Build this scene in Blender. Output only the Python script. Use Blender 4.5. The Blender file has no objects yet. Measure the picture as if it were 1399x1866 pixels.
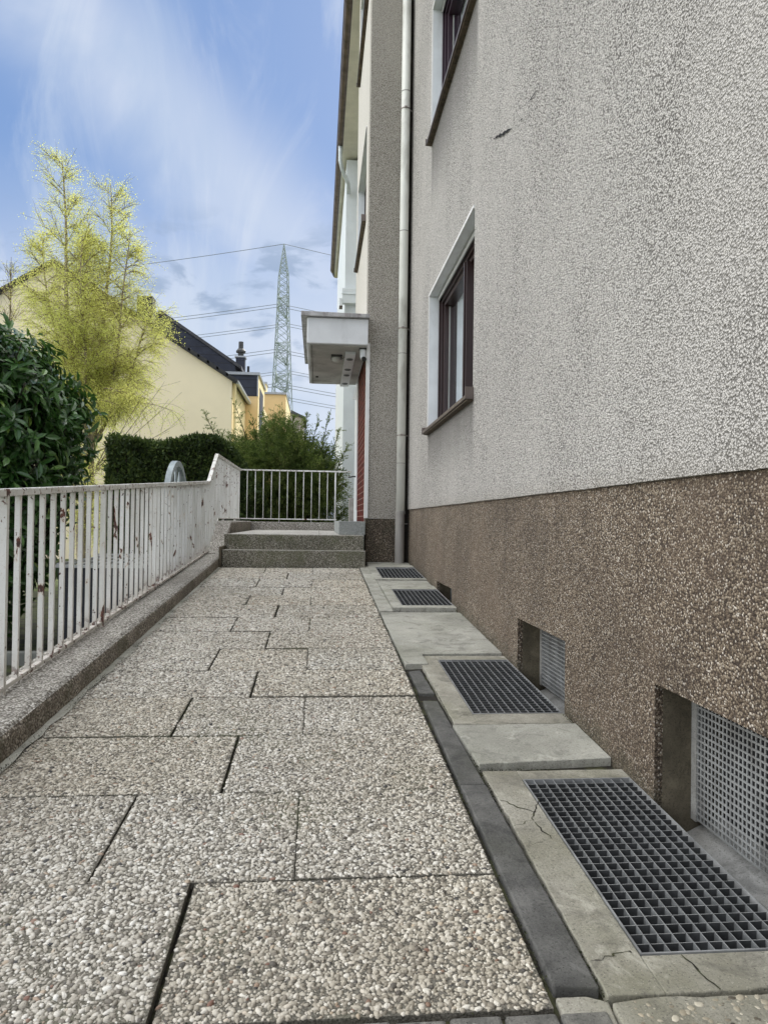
import bpy, math, random
import numpy as np
from mathutils import Vector, Matrix
random.seed(7); RNG = np.random.default_rng(7)
S = bpy.context.scene
COL = S.collection
# ------------------------------------------------------------------ camera
cd = bpy.data.cameras.new("camera"); cam = bpy.data.objects.new("camera", cd); COL.objects.link(cam)
cd.sensor_fit = 'VERTICAL'; cd.sensor_height = 36.0; cd.lens = 36.0 * 1348 / 1866
cd.clip_start = 0.05; cd.clip_end = 3000
def _cam():
    r = math.radians(0.85)
    y = Vector((579 - 699.5, -(948 - 933), 1348)).normalized()
    z = Vector((math.sin(r), math.cos(r), 0)); z = (z - y * z.dot(y)).normalized()
    x = -y.cross(z)
    if x[0] < 0: x = -x
    R = [Vector((x[i], y[i], z[i])) for i in range(3)]      # right, up, forward in world axes
    m = Matrix.Identity(4)
    for i in range(3):
        m[i][0] = R[0][i]; m[i][1] = R[1][i]; m[i][2] = -R[2][i]
    m.translation = (0, 0, 1.0)
    return m
cam.matrix_world = _cam(); S.camera = cam
# ------------------------------------------------------------------ sky, sun, exposure
SUN_EL, SUN_AZ = math.radians(36), math.atan2(0.34, 0.94)      # azimuth from +Y towards +X
S.view_settings.view_transform = 'Standard'; S.view_settings.look = 'None'
S.view_settings.exposure = 0.55; S.view_settings.gamma = 1.0; S.view_settings.use_curve_mapping = False
W = bpy.data.worlds.new("World"); S.world = W; W.use_nodes = True
def sky():
    nt = W.node_tree; nt.nodes.clear(); n = nt.nodes; L = nt.links.new
    def new(t, **k):
        x = n.new(t)
        for a, b in k.items(): setattr(x, a, b)
        return x
    def math_(op, a, b=None, c=None, clamp=False):
        x = new('ShaderNodeMath', operation=op); x.use_clamp = clamp
        for i, v in enumerate((a, b, c)):
            if v is None: continue
            if isinstance(v, (int, float)): x.inputs[i].default_value = v
            else: L(v, x.inputs[i])
        return x.outputs[0]
    def mixc(f, a, b):
        x = new('ShaderNodeMix', data_type='RGBA')
        if isinstance(f, (int, float)): x.inputs[0].default_value = f
        else: L(f, x.inputs[0])
        for i, v in ((6, a), (7, b)):
            if isinstance(v, tuple): x.inputs[i].default_value = (*v, 1)
            else: L(v, x.inputs[i])
        return x.outputs[2]
    def smooth(v, a, b):
        x = new('ShaderNodeMapRange', interpolation_type='SMOOTHSTEP'); L(v, x.inputs[0])
        x.inputs[1].default_value = a; x.inputs[2].default_value = b
        return x.outputs[0]
    st = new('ShaderNodeTexSky', sky_type='NISHITA'); st.sun_disc = False
    st.sun_elevation = SUN_EL; st.sun_rotation = SUN_AZ; st.air_density = 1.0; st.dust_density = 0.6; st.ozone_density = 1.4
    tc = new('ShaderNodeTexCoord'); sp = new('ShaderNodeSeparateXYZ'); L(tc.outputs['Generated'], sp.inputs[0])
    X, Y, Z = sp.outputs
    # direction on the ground plane of a cloud layer
    zc = math_('MAXIMUM', Z, 0.03); yy = math_('MAXIMUM', math_('ABSOLUTE', Y), 0.05)
    az = math_('DIVIDE', X, yy); el = math_('DIVIDE', Z, yy)           # tangents seen from the garden
    cb = new('ShaderNodeCombineXYZ'); L(math_('DIVIDE', X, math_('ADD', zc, .12)), cb.inputs[0]); L(math_('DIVIDE', Y, math_('ADD', zc, .12)), cb.inputs[1])
    def noise(vec, scale, det, rough, dist=0, sc=(1, 1, 1), rot=0):
        mp = new('ShaderNodeMapping'); L(vec, mp.inputs[0]); mp.inputs['Scale'].default_value = sc; mp.inputs['Rotation'].default_value = (0, 0, rot)
        t = new('ShaderNodeTexNoise'); L(mp.outputs[0], t.inputs['Vector']); t.inputs['Scale'].default_value = scale
        t.inputs['Detail'].default_value = det; t.inputs['Roughness'].default_value = rough; t.inputs['Distortion'].default_value = dist
        return t.outputs[0]
    ce = new('ShaderNodeCombineXYZ'); L(az, ce.inputs[0]); L(el, ce.inputs[1])
    n1 = noise(ce.outputs[0], 3.2, 6, .5, .5)
    n2 = noise(ce.outputs[0], 5.5, 8, .62, 1.0, (1.0, .36, 1), -.95)
    # a long bank of high cloud running from upper left down to the right
    d = math_('ADD', math_('MULTIPLY', az, .707), math_('MULTIPLY', el, .707))      # across the bank
    d = math_('ADD', d, math_('MULTIPLY', math_('SUBTRACT', n1, .5), .16))
    band = math_('SUBTRACT', 1.0, smooth(math_('ABSOLUTE', math_('SUBTRACT', d, .225)), .0, .155))
    low = math_('SUBTRACT', 1.0, smooth(math_('ADD', el, math_('MULTIPLY', math_('SUBTRACT', n1, .5), .25)), .18, .50))
    leftm = math_('SUBTRACT', 1.0, smooth(d, -.25, .12))
    wisps = math_('MULTIPLY', smooth(n2, .45, .68), .46)
    m = math_('MAXIMUM', math_('MULTIPLY', band, .66), math_('MULTIPLY', low, .92))
    m = math_('ADD', m, math_('MULTIPLY', wisps, math_('SUBTRACT', 1.0, math_('MULTIPLY', m, .6))))
    m = math_('MINIMUM', m, 1.0)
    m = math_('MULTIPLY', m, math_('ADD', .78, math_('MULTIPLY', n1, .42)))
    # unseen sky overhead, behind and left: brightness added to fill the shaded walls
    over = smooth(el, 1.0, 2.2); back = math_('SUBTRACT', 1.0, smooth(Y, -.35, .15)); side = smooth(math_('MULTIPLY', az, -1.0), .65, 1.5)
    away = math_('MAXIMUM', math_('MAXIMUM', over, math_('MULTIPLY', back, .22)), side)
    blue = mixc(.80, st.outputs[0], (1.40, 2.38, 4.55))
    cloud = mixc(smooth(n1, .3, .7), (4.1, 4.8, 5.9), (5.7, 6.0, 6.6))
    skyc = mixc(math_('MINIMUM', m, .95), blue, cloud)
    # a few small grey clouds low down
    n3 = noise(ce.outputs[0], 9, 5, .55, .3, (1, 2.2, 1))
    g = math_('MULTIPLY', smooth(n3, .51, .62), math_('SUBTRACT', 1.0, smooth(math_('ABSOLUTE', math_('SUBTRACT', el, .29)), .04, .15)))
    skyc = mixc(math_('MULTIPLY', g, .75), skyc, (2.3, 3.0, 4.2))
    bright = mixc(smooth(n1, .35, .65), (17.0, 17.0, 16.8), (26.0, 25.8, 25.2))
    skyc = mixc(math_('MULTIPLY', away, .9), skyc, bright)
    bg = new('ShaderNodeBackground'); L(skyc, bg.inputs[0]); bg.inputs[1].default_value = 0.10
    out = new('ShaderNodeOutputWorld'); L(bg.outputs[0], out.inputs[0])
sky()
sd = bpy.data.lights.new("sun", 'SUN'); sd.energy = 3.2; sd.angle = math.radians(.5); sd.color = (1, .95, .86)
sun = bpy.data.objects.new("sun", sd); COL.objects.link(sun)
_d = Vector((math.sin(SUN_AZ) * math.cos(SUN_EL), math.cos(SUN_AZ) * math.cos(SUN_EL), math.sin(SUN_EL)))
sun.rotation_euler = _d.to_track_quat('Z', 'Y').to_euler()
S.cycles.max_bounces = 8; S.cycles.transparent_max_bounces = 12; S.cycles.use_denoising = True

# ------------------------------------------------------------------ material helpers
class NT:
    def __init__(s, name):
        s.m = bpy.data.materials.new(name); s.m.use_nodes = True
        s.t = s.m.node_tree; s.b = s.t.nodes['Principled BSDF']; s.out = s.t.nodes['Material Output']
        g = s.n('ShaderNodeNewGeometry'); s.geo = g; s.pos = g.outputs['Position']
    def n(s, t, **k):
        x = s.t.nodes.new(t)
        for a, b in k.items(): setattr(x, a, b)
        return x
    def L(s, a, b): s.t.links.new(a, b)
    def val(s, sock, v):
        if isinstance(v, (int, float)): sock.default_value = v
        elif isinstance(v, tuple): sock.default_value = (*v, 1) if len(sock.default_value) == 4 else v
        else: s.L(v, sock)
    def vec(s, sc=(1, 1, 1), rot=(0, 0, 0)):
        m = s.n('ShaderNodeMapping'); s.L(s.pos, m.inputs[0]); m.inputs['Scale'].default_value = sc; m.inputs['Rotation'].default_value = rot
        return m.outputs[0]
    def noise(s, scale, det=4, rough=.55, sc=(1, 1, 1), dist=0, col=False):
        x = s.n('ShaderNodeTexNoise'); s.L(s.vec(sc), x.inputs['Vector'])
        x.inputs['Scale'].default_value = scale; x.inputs['Detail'].default_value = det
        x.inputs['Roughness'].default_value = rough; x.inputs['Distortion'].default_value = dist
        return x.outputs[1 if col else 0]
    def voro(s, scale, feature='F1', sc=(1, 1, 1), rnd=1.0):
        x = s.n('ShaderNodeTexVoronoi', feature=feature); s.L(s.vec(sc), x.inputs['Vector'])
        x.inputs['Scale'].default_value = scale; x.inputs['Randomness'].default_value = rnd
        return x.outputs
    def ramp(s, v, stops, interp='LINEAR'):
        x = s.n('ShaderNodeValToRGB'); s.L(v, x.inputs[0]); e = x.color_ramp.elements; x.color_ramp.interpolation = interp
        while len(e) < len(stops): e.new(.5)
        for i, (p, c) in enumerate(stops):
            e[i].position = p; e[i].color = (*c, 1) if isinstance(c, tuple) else (c, c, c, 1)
        return x.outputs[0]
    def mr(s, v, a, b, c=0., d=1., smooth=True):
        x = s.n('ShaderNodeMapRange'); s.L(v, x.inputs[0])
        if smooth: x.interpolation_type = 'SMOOTHSTEP'
        for i, k in enumerate((a, b, c, d)): x.inputs[i + 1].default_value = k
        return x.outputs[0]
    def mx(s, f, a, b, mode='MIX'):
        x = s.n('ShaderNodeMix', data_type='RGBA', blend_type=mode)
        s.val(x.inputs[0], f); s.val(x.inputs[6], a); s.val(x.inputs[7], b)
        return x.outputs[2]
    def ma(s, op, a, b=0., clamp=False):
        x = s.n('ShaderNodeMath', operation=op); x.use_clamp = clamp
        s.val(x.inputs[0], a); s.val(x.inputs[1], b); return x.outputs[0]
    def xyz(s):
        x = s.n('ShaderNodeSeparateXYZ'); s.L(s.pos, x.inputs[0]); return x.outputs
    def bump(s, h, dist, strength=1.0, prev=None):
        x = s.n('ShaderNodeBump'); s.L(h, x.inputs['Height']); x.inputs['Distance'].default_value = dist; x.inputs['Strength'].default_value = strength
        if prev: s.L(prev, x.inputs['Normal'])
        s.L(x.outputs[0], s.b.inputs['Normal']); return x.outputs[0]
    def col(s, c): s.val(s.b.inputs['Base Color'], c); return s
    def rough(s, r): s.val(s.b.inputs['Roughness'], r); return s
M = {}
def plain(name, c, rough=.5, metal=0., var=.0, scale=6., bump=0., bscale=60., dirt=None):
    t = NT(name); t.b.inputs['Metallic'].default_value = metal
    cc = c
    if var:
        dk = tuple(x * (1 - var) for x in c); lt = tuple(min(1, x * (1 + var * .6)) for x in c)
        cc = t.mx(t.mr(t.noise(scale, 6, .6), .3, .7), dk, lt)
    if dirt: cc = t.mx(t.ma('MULTIPLY', t.mr(t.noise(dirt[1], 7, .65, (1, 1, .35)), .5, .68), dirt[2]), cc, dirt[0])
    t.col(cc).rough(rough)
    if bump: t.bump(t.noise(bscale, 5, .6), bump)
    M[name] = t.m; return t.m
def pebble(name, scale, stops, mortar, edge=(.30, .55), bump=.004, sc=(1, 1, 1), patch=None, rough=.75, foot=False):
    t = NT(name); v = t.voro(scale, 'F1', sc); v2 = t.voro(scale * 1.9, 'F1', sc)
    spr = t.n('ShaderNodeSeparateColor'); t.L(v[1], spr.inputs[0])
    c = t.ramp(spr.outputs[0], stops)
    c = t.mx(t.mr(v[0], edge[0], edge[1]), c, mortar)
    c = t.mx(t.mr(t.noise(2.3, 5, .6), .35, .7, 0, .35), c, tuple(x * .6 for x in mortar))
    if patch: c = t.mx(t.ma('MULTIPLY', t.mr(t.noise(patch[1], 6, .65), .48, .66), patch[2]), c, patch[0])
    if foot:      # splash dirt and moss on the bottom hand's breadth of the plinth
        X, Y, Z = t.xyz(); hh = t.ma('SUBTRACT', Z, t.ma('MULTIPLY', Y, .0585)); hh = t.ma('ADD', hh, t.ma('MULTIPLY', t.noise(9, 6, .65), .22))
        c = t.mx(t.mr(hh, .10, .22, .55, 0), c, (.055, .052, .030))
        st = t.noise(11, 5, .6, (1, 1, .08)); c = t.mx(t.mr(st, .55, .72, 0, .35), c, tuple(x * .8 for x in mortar))
    h = t.ma('SUBTRACT', 1., t.ma('ADD', t.ma('MULTIPLY', v[0], .8), t.ma('MULTIPLY', v2[0], .25)))
    t.col(c).rough(rough); t.bump(h, bump); M[name] = t.m; return t.m

# walls
def plaster(name, lo, hi, stain=True, sc=70., bd=.011):
    t = NT(name)
    v = t.voro(sc, 'F1'); n2 = t.noise(sc * .62, 3, .6)
    h = t.ma('ADD', t.ma('MULTIPLY', t.ma('SUBTRACT', 1., v[0]), .62), t.ma('MULTIPLY', n2, .55))
    spr = t.n('ShaderNodeSeparateColor'); t.L(v[1], spr.inputs[0])
    c = t.mx(t.mr(h, .42, .72), lo, t.mx(t.mr(spr.outputs[0], 0, 1, 0, 1, False), tuple(x * .80 for x in hi), hi))
    big = t.noise(.9, 4, .55, (1, 1, .45))
    c = t.mx(t.mr(big, .35, .68, 0, .45), c, tuple(x * .80 for x in hi))
    streak = t.noise(7, 5, .6, (1, 1, .06))
    c = t.mx(t.mr(streak, .50, .72, 0, .36 if stain else .15), c, tuple(x * .62 for x in hi))
    if stain:   # grimy run-off below the two window sills: fixed stains of their own shape
        X, Y, Z = t.xyz()
        pb = t.noise(2.1, 7, .68); c = t.mx(t.mr(pb, .56, .66, 0, .16), c, tuple(x * .55 for x in hi))
        c = t.mx(t.ma('MULTIPLY', t.mr(t.ma('ADD', Z, t.ma('MULTIPLY', t.noise(5, 5, .6), .12)), 1.16, 1.30, 1, 0), .30), c, (.30, .27, .22))
        for (ya, yb, zt, dz) in ((4.95, 7.12, 1.85, .62), (4.95, 7.12, 4.62, .85)):
            f = t.ma('MULTIPLY', t.mr(Y, ya - .02, ya + .1), t.mr(Y, yb - .1, yb + .02, 1, 0))
            f = t.ma('MULTIPLY', f, t.mr(t.ma('ADD', Z, t.ma('MULTIPLY', t.noise(3, 4, .6, (1, 1, .1)), .35)), zt - dz + .2, zt + .25))
            f = t.ma('MULTIPLY', f, t.mr(Z, zt, zt + .05, 1, 0))
            c = t.mx(t.ma("MULTIPLY", f, .85), c, tuple(x * .20 for x in hi))
    t.col(c).rough(.92); t.bump(h, bd, 1.0); M[name] = t.m
plaster('plaster', (.105, .097, .088), (.78, .75, .71), True, 140., .014)
plaster('plaster_pier', (.17, .155, .13), (.60, .565, .51), False, 120., .010)
plaster('plaster_far', (.52, .50, .46), (.72, .69, .63), False, 90., .004)
pebble('plinth', 150., [(0, (.038, .027, .019)), (.3, (.115, .082, .055)), (.6, (.215, .163, .112)), (.85, (.40, .33, .245)), (1, (.78, .71, .62))],
       (.045, .030, .020), (.42, .80), .0065, patch=((.16, .115, .08), 1.6, .35), foot=True)
pebble('plinth_pier', 120., [(0, (.05, .036, .025)), (.4, (.15, .112, .075)), (.8, (.28, .215, .15)), (1, (.55, .47, .37))], (.025, .02, .014), (.35, .7), .005,
       patch=((.035, .04, .02), 3, .5))
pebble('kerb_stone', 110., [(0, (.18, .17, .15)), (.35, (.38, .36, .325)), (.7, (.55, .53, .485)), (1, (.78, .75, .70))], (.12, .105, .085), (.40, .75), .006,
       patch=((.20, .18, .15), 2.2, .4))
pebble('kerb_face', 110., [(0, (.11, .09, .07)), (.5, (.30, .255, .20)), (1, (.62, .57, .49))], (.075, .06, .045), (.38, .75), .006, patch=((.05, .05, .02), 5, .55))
pebble('step_stone', 115., [(0, (.12, .11, .085)), (.4, (.28, .26, .205)), (.8, (.46, .43, .36)), (1, (.65, .62, .55))], (.09, .085, .06), (.38, .75), .005,
       patch=((.13, .135, .07), 3.5, .5))
pebble('landing_slab', 80., [(0, (.42, .40, .37)), (.5, (.58, .56, .52)), (1, (.8, .78, .74))], (.40, .38, .34), (.4, .7), .002)
pebble('rubble_concrete', 36., [(0, (.16, .15, .115)), (.60, (.21, .195, .155)), (.72, (.24, .22, .18)), (.80, (.62, .58, .5)), (1, (.8, .76, .68))], (.165, .155, .12), (.20, .42), .008)
# pebbles that are real geometry: colour differs from stone to stone
def pebble_geo(nm, tone):
    t = NT(nm); r = t.geo.outputs['Random Per Island']
    c = t.ramp(r, [(0, (.05, .05, .055)), (.04, (.20, .18, .155)), (.16, (.36, .33, .285)), (.42, (.52, .485, .425)), (.66, (.64, .605, .545)), (.86, (.76, .73, .68)), (.95, (.90, .88, .84)), (.985, (.55, .46, .36)), (1, (.24, .13, .10))])
    big = t.noise(1.1, 5, .6)
    c = t.mx(t.mr(big, .38, .66, 0, .5), c, (.70, .66, .60), 'MULTIPLY')
    X, Y, Z = t.xyz()
    warm = t.mr(X, -.1, .45, 0, .55)
    c = t.mx(warm, c, (1.0, .975, .92), 'MULTIPLY')
    c = t.mx(1., c, tuple(a * b for a, b in zip(tone, (.87, .87, .85))), 'MULTIPLY')
    t.col(c).rough(t.mr(t.noise(300, 2), .3, .7, .45, .75)); t.bump(t.noise(500, 3), .0006)
    M[nm] = t.m
for _n, _t in (('pebbles', (1, 1, 1)), ('pebbles_cool', (.95, .955, .955)), ('pebbles_warm', (.99, .975, .945)), ('pebbles_dirty', (.74, .71, .63))): pebble_geo(_n, _t)
t = NT('slab_mortar'); c = t.mx(t.mr(t.noise(220, 4, .6), .35, .65), (.07, .063, .050), (.22, .205, .17))
c = t.mx(t.mr(t.noise(2.2, 5, .6), .5, .7, 0, .5), c, (.12, .13, .07)); t.col(c).rough(.9); t.bump(t.noise(260, 4), .003); M['slab_mortar'] = t.m
t = NT('joint_dirt'); t.col(t.mx(t.mr(t.noise(14, 5, .6), .45, .62), (.018, .015, .011), (.06, .062, .028))).rough(1.); M['joint_dirt'] = t.m
def concrete(name, a, b, moss=(.13, .14, .08), mossf=.5, speck=.0, bd=.0022, sc=3.):
    t = NT(name)
    c = t.mx(t.mr(t.noise(sc, 7, .62), .3, .7), a, b)
    c = t.mx(t.ma('MULTIPLY', t.mr(t.noise(1.7, 6, .6), .42, .68), mossf), c, moss)
    c = t.mx(t.mr(t.noise(150, 3, .7), .52, .66, 0, .6), c, tuple(x * .45 for x in a))
    c = t.mx(t.mr(t.noise(260, 3, .7), .60, .72, 0, .5), c, tuple(min(1, x * 2.0) for x in b))
    if speck:
        v = t.voro(60); spr = t.n('ShaderNodeSeparateColor'); t.L(v[1], spr.inputs[0])
        f = t.ma('MULTIPLY', t.mr(spr.outputs[0], 1 - speck, 1 - speck + .01), t.mr(v[0], .4, .2)); c = t.mx(f, c, (.55, .52, .46))
    c = t.mx(t.mr(t.noise(6.5, 8, .7, (1, 1, 1), .8), .50, .64, 0, .6), c, tuple(x * .55 for x in a))
    c = t.mx(t.mr(t.noise(9, 8, .7, (1, 1, 1), .5), .56, .70, 0, .4), c, tuple(min(1, x * 1.5) for x in b))
    pv = t.voro(95); c = t.mx(t.ma('MULTIPLY', t.mr(pv[0], .10, .16, 1, 0), t.mr(t.noise(20, 3), .45, .55)), c, tuple(x * .3 for x in a))
    t.col(c).rough(.88); t.bump(t.ma('ADD', t.noise(120, 6, .7), t.ma('MULTIPLY', t.noise(14, 4, .6), 1.5)), bd); M[name] = t.m
concrete('concrete_rim', (.25, .235, .19), (.43, .41, .35), (.19, .185, .115), .6, .0, .0032)
concrete('concrete_plate', (.29, .285, .245), (.48, .47, .415), (.23, .235, .175), .5, 0, .0022, 2.2)
concrete('concrete_dark', (.075, .062, .042), (.17, .145, .10), (.05, .045, .025), .6, 0, .004, 6)
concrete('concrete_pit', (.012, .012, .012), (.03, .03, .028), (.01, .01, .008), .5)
concrete('edging', (.075, .074, .070), (.15, .147, .138), (.08, .082, .055), .45, 0, .004, 9)
concrete('sett', (.12, .118, .108), (.26, .25, .225), (.09, .095, .06), .5, .04, .004, 12)
concrete('granite', (.24, .255, .25), (.36, .375, .365), (.2, .21, .18), .3, 0, .0012, 60)
concrete('sill_concrete', (.25, .25, .24), (.38, .38, .37), (.14, .12, .08), .5, 0, .001, 5)
# painted iron with rust
t = NT('white_paint'); X, Y, Z = t.xyz()
pn = t.noise(13, 5, .62, (1, 1, .42), .4); f1 = t.mr(pn, .632, .642)
f2 = t.ma('MULTIPLY', t.mr(t.noise(55, 4, .6, (1, 1, .5)), .665, .675), 1.)
c = t.mx(t.mr(t.noise(4, 6, .6, (1, 1, .4)), .35, .7), (.78, .78, .76), (.58, .57, .53))
c = t.mx(t.mr(t.noise(90, 4, .7), .56, .7, 0, .35), c, (.33, .27, .21))
c = t.mx(t.mr(pn, .60, .632, 0, .5), c, (.55, .42, .30))
ft = t.ma('SUBTRACT', Z, t.ma('MULTIPLY', Y, .0585)); f3 = t.ma('MULTIPLY', t.mr(ft, .12, .24, 1, 0), t.mr(t.noise(24, 5, .65), .56, .575)); f4 = t.ma('MULTIPLY', t.mr(ft, .84, .885, 0, 1), t.mr(t.noise(30, 5, .65), .60, .615))
c = t.mx(t.mr(ft, .11, .30, .45, 0), c, (.40, .33, .26)); f = t.ma('MAXIMUM', t.ma('MAXIMUM', f1, f2), t.ma('MAXIMUM', f3, f4)); c = t.mx(f, c, t.mx(t.mr(t.noise(60, 3), .4, .6), (.045, .016, .012), (.13, .045, .028)))
t.col(c).rough(.5); t.bump(t.ma('SUBTRACT', 1., f), .0012); M['white_paint'] = t.m
plain('white_thin', (.62, .63, .62), .5, 0, .15, 8, 0, 60, ((.3, .28, .24), 6, .5))
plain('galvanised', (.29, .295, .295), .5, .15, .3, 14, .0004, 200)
plain('galvanised_dark', (.30, .32, .33), .5, .6, .35, 10)
plain('galvanised_shade_flue', (.055, .057, .058), .6, .1, .4, 20)  # cross-bar sides with shade painted into the zinc; also the dark flue
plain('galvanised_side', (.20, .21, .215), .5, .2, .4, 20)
plain('mesh_steel', (.36, .37, .37), .55, .35, .2, 9, 0, 60, ((.16, .15, .14), 12, .6))
plain('pipe_white', (.84, .85, .80), .42, 0, .08, 2.0, 0, 60, ((.36, .355, .31), 3.5, .55))
plain('pipe_grey', (.30, .285, .265), .5, 0, .12, 4.0, 0, 60, ((.36, .35, .34), 4, .5))
plain('rusty_clamp', (.32, .29, .26), .5, .4, .4, 60)
plain('window_brown', (.028, .013, .013), .35, 0, .15, 8)
plain('window_plum', (.035, .018, .030), .32, 0, .15, 8)
plain('gasket', (.35, .35, .34), .5)
plain('sill_metal', (.13, .105, .095), .42, .2, .35, 7, .0006, 30, ((.05, .035, .026), 6, .7))
plain('sill_under', (.10, .075, .05), .8, 0, .5, 14, .002, 40, ((.03, .02, .014), 14, .8))
plain('reveal_white', (.74, .77, .80), .6, 0, .08, 5, .0006, 80, ((.5, .5, .5), 4, .3))
plain('trim_white', (.78, .78, .78), .6, 0, .06, 6, .001, 90)
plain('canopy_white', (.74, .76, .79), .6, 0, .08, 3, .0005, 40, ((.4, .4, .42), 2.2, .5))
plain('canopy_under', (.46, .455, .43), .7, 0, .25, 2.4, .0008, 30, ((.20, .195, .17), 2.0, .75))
plain('canopy_cap', (.44, .43, .43), .45, .35, .3, 12, .0006, 30, ((.18, .15, .14), 16, .6))
plain('black_plastic', (.015, .015, .015), .4)
plain('scuff_black', (.004, .004, .005), 1.)
plain('grey_plastic', (.50, .50, .47), .4)
plain('groove_dark', (.035, .028, .022), .95, 0, .4, 20)
plain('gutter_metal', (.115, .085, .068), .45, .35, .4, 5, 0, 60, ((.05, .035, .03), 9, .7))
plain('gutter_zinc', (.60, .66, .69), .4, .2, .2, 6)
plain('soffit_cream', (.72, .70, .64), .75, 0, .12, 2.5)
plain('bay_white', (.66, .71, .74), .7, 0, .06, 3, .001, 90)
plain('door_white', (.70, .74, .76), .4, 0, .05, 3)
plain('roof_dark', (.05, .052, .06), .6, 0, .3, 2)
t = NT('red_tile'); X, Y, Z = t.xyz()
zz = t.ma('FRACT', t.ma('MULTIPLY', Z, 1 / .076)); yy = t.ma('FRACT', t.ma('MULTIPLY', t.ma('ADD', Y, t.ma('MULTIPLY', t.ma('FLOOR', t.ma('MULTIPLY', Z, 1 / .076)), .12)), 1 / .245))
c = t.mx(t.mr(t.noise(9, 3, .6, (.4, .4, 1.6)), .35, .65), (.040, .007, .006), (.115, .020, .014))
gz = t.ma('MAXIMUM', t.mr(zz, .87, .89, 0, 1, False), t.mr(yy, .955, .965, 0, 1, False)); c = t.mx(gz, c, (.27, .18, .15))
t.b.inputs['Specular IOR Level'].default_value = .12; t.col(c).rough(.85); t.bump(t.ma('SUBTRACT', 1., gz), .003); M['red_tile'] = t.m
# glass, curtain
t = NT('glass'); t.col((.015, .02, .022)).rough(.03); t.b.inputs['Specular IOR Level'].default_value = .7
gl = t.n('ShaderNodeBsdfGlossy'); gl.inputs['Roughness'].default_value = .02; gl.inputs[0].default_value = (.9, .95, .97, 1)
tr = t.n('ShaderNodeBsdfTransparent'); tr.inputs[0].default_value = (.95, .98, .97, 1)
fr = t.n('ShaderNodeFresnel'); fr.inputs[0].default_value = 1.55; ms = t.n('ShaderNodeMixShader')
t.L(fr.outputs[0], ms.inputs[0]); t.L(tr.outputs[0], ms.inputs[1]); t.L(gl.outputs[0], ms.inputs[2]); t.L(ms.outputs[0], t.out.inputs[0]); M['glass'] = t.m
t = NT('curtain'); t.col(t.mx(t.mr(t.noise(16, 3, .5, (1, 1, .02)), .35, .65), (.66, .76, .76), (.92, .96, .96))).rough(.9); M['curtain'] = t.m
plain('room_dark', (.03, .03, .032), .9)
# houses behind
plain('cream_render', (.80, .705, .51), .9, 0, .05, .7, .002, 30)
plain('yellow_render', (.80, .66, .36), .9, 0, .05, .9)
plain('orange_render', (.78, .57, .29), .9, 0, .05, .9)
plain('pink_render', (.55, .47, .42), .9, 0, .1, 1)
t = NT('slate'); X, Y, Z = t.xyz(); fz = t.ma('FRACT', t.ma('MULTIPLY', Z, 1 / .30))
c = t.mx(t.mr(t.noise(2, 4), .3, .7), (.018, .022, .038), (.035, .042, .065)); c = t.mx(t.mr(fz, .90, .94, 0, .8, False), c, (.006, .007, .01)); t.col(c).rough(.6); t.bump(fz, .02); M['slate'] = t.m
plain('verge_tile', (.02, .02, .022), .6, 0, .4, 8)
plain('roof_tile', (.05, .05, .055), .6, 0, .4, 8, .02, 6)
plain('coping', (.38, .40, .42), .4, .4, .1, 3)
plain('zinc_light', (.55, .56, .55), .4, .3, .1, 3)
plain('pylon_green', (.27, .32, .30), .6, .2, .2, .5)
plain('wire', (.20, .22, .25), .6)
plain('box_navy', (.008, .010, .018), .45, 0, .3, 4)
plain('box_lid', (.42, .43, .42), .55, 0, .2, 4)
plain('wheel_paint', (.30, .35, .37), .55, .1, .25, 9)
# plants
def leaf(name, stops, trans=(.3, .5, .05), tf=.35, rough=.5, spec=.5, big=None):
    t = NT(name); c = t.ramp(t.geo.outputs['Random Per Island'], stops)
    if big: c = t.mx(t.mr(t.noise(big[0], 3, .5), .4, .62), c, big[1], 'MULTIPLY')
    t.col(c).rough(rough); t.b.inputs['Specular IOR Level'].default_value = spec
    tr = t.n('ShaderNodeBsdfTranslucent'); t.L(t.mx(.75, c, trans), tr.inputs[0])
    ms = t.n('ShaderNodeMixShader'); ms.inputs[0].default_value = tf; t.L(t.b.outputs[0], ms.inputs[1]); t.L(tr.outputs[0], ms.inputs[2]); t.L(ms.outputs[0], t.out.inputs[0]); M[name] = t.m
leaf('laurel_leaf', [(0, (.026, .070, .018)), (.6, (.050, .130, .030)), (.93, (.090, .185, .045)), (1, (.20, .30, .05))], (.14, .30, .05), .15, .28, .6)
leaf('birch_leaf', [(0, (.40, .40, .08)), (.5, (.60, .60, .14)), (1, (.74, .72, .26))], (.84, .88, .30), .48, .6, .2, (.8, (.86, .94, .85)))
leaf('hedge_leaf', [(0, (.022, .042, .013)), (.6, (.055, .090, .026)), (1, (.13, .175, .045))], (.12, .18, .03), .15, .6, .3, (2.0, (.45, .5, .5)))
leaf('juniper_leaf', [(0, (.055, .085, .026)), (.5, (.125, .165, .046)), (1, (.27, .30, .085))], (.26, .40, .08), .28, .6, .3, (2.2, (.50, .58, .55)))
leaf('pale_leaf', [(0, (.45, .40, .18)), (1, (.75, .68, .42))], (.8, .75, .4), .4, .6, .2)
plain('bark_birch', (.30, .25, .17), .9, 0, .5, 14, .004, 40)
plain('bark_dark', (.05, .04, .028), .9, 0, .4, 14)
plain('twig', (.16, .12, .06), .9, 0, .3, 14)
t = NT('lawn'); t.col(t.mx(t.mr(t.noise(3, 6, .65), .35, .65), (.035, .045, .012), (.09, .12, .03))).rough(1.); t.bump(t.noise(60, 4), .03); M['lawn'] = t.m
t = NT('mossy_soil'); t.col(t.mx(t.mr(t.noise(9, 6, .65), .4, .6), (.018, .016, .010), (.05, .06, .015))).rough(1.); t.bump(t.noise(50, 5, .7), .02); M['mossy_soil'] = t.m
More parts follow.
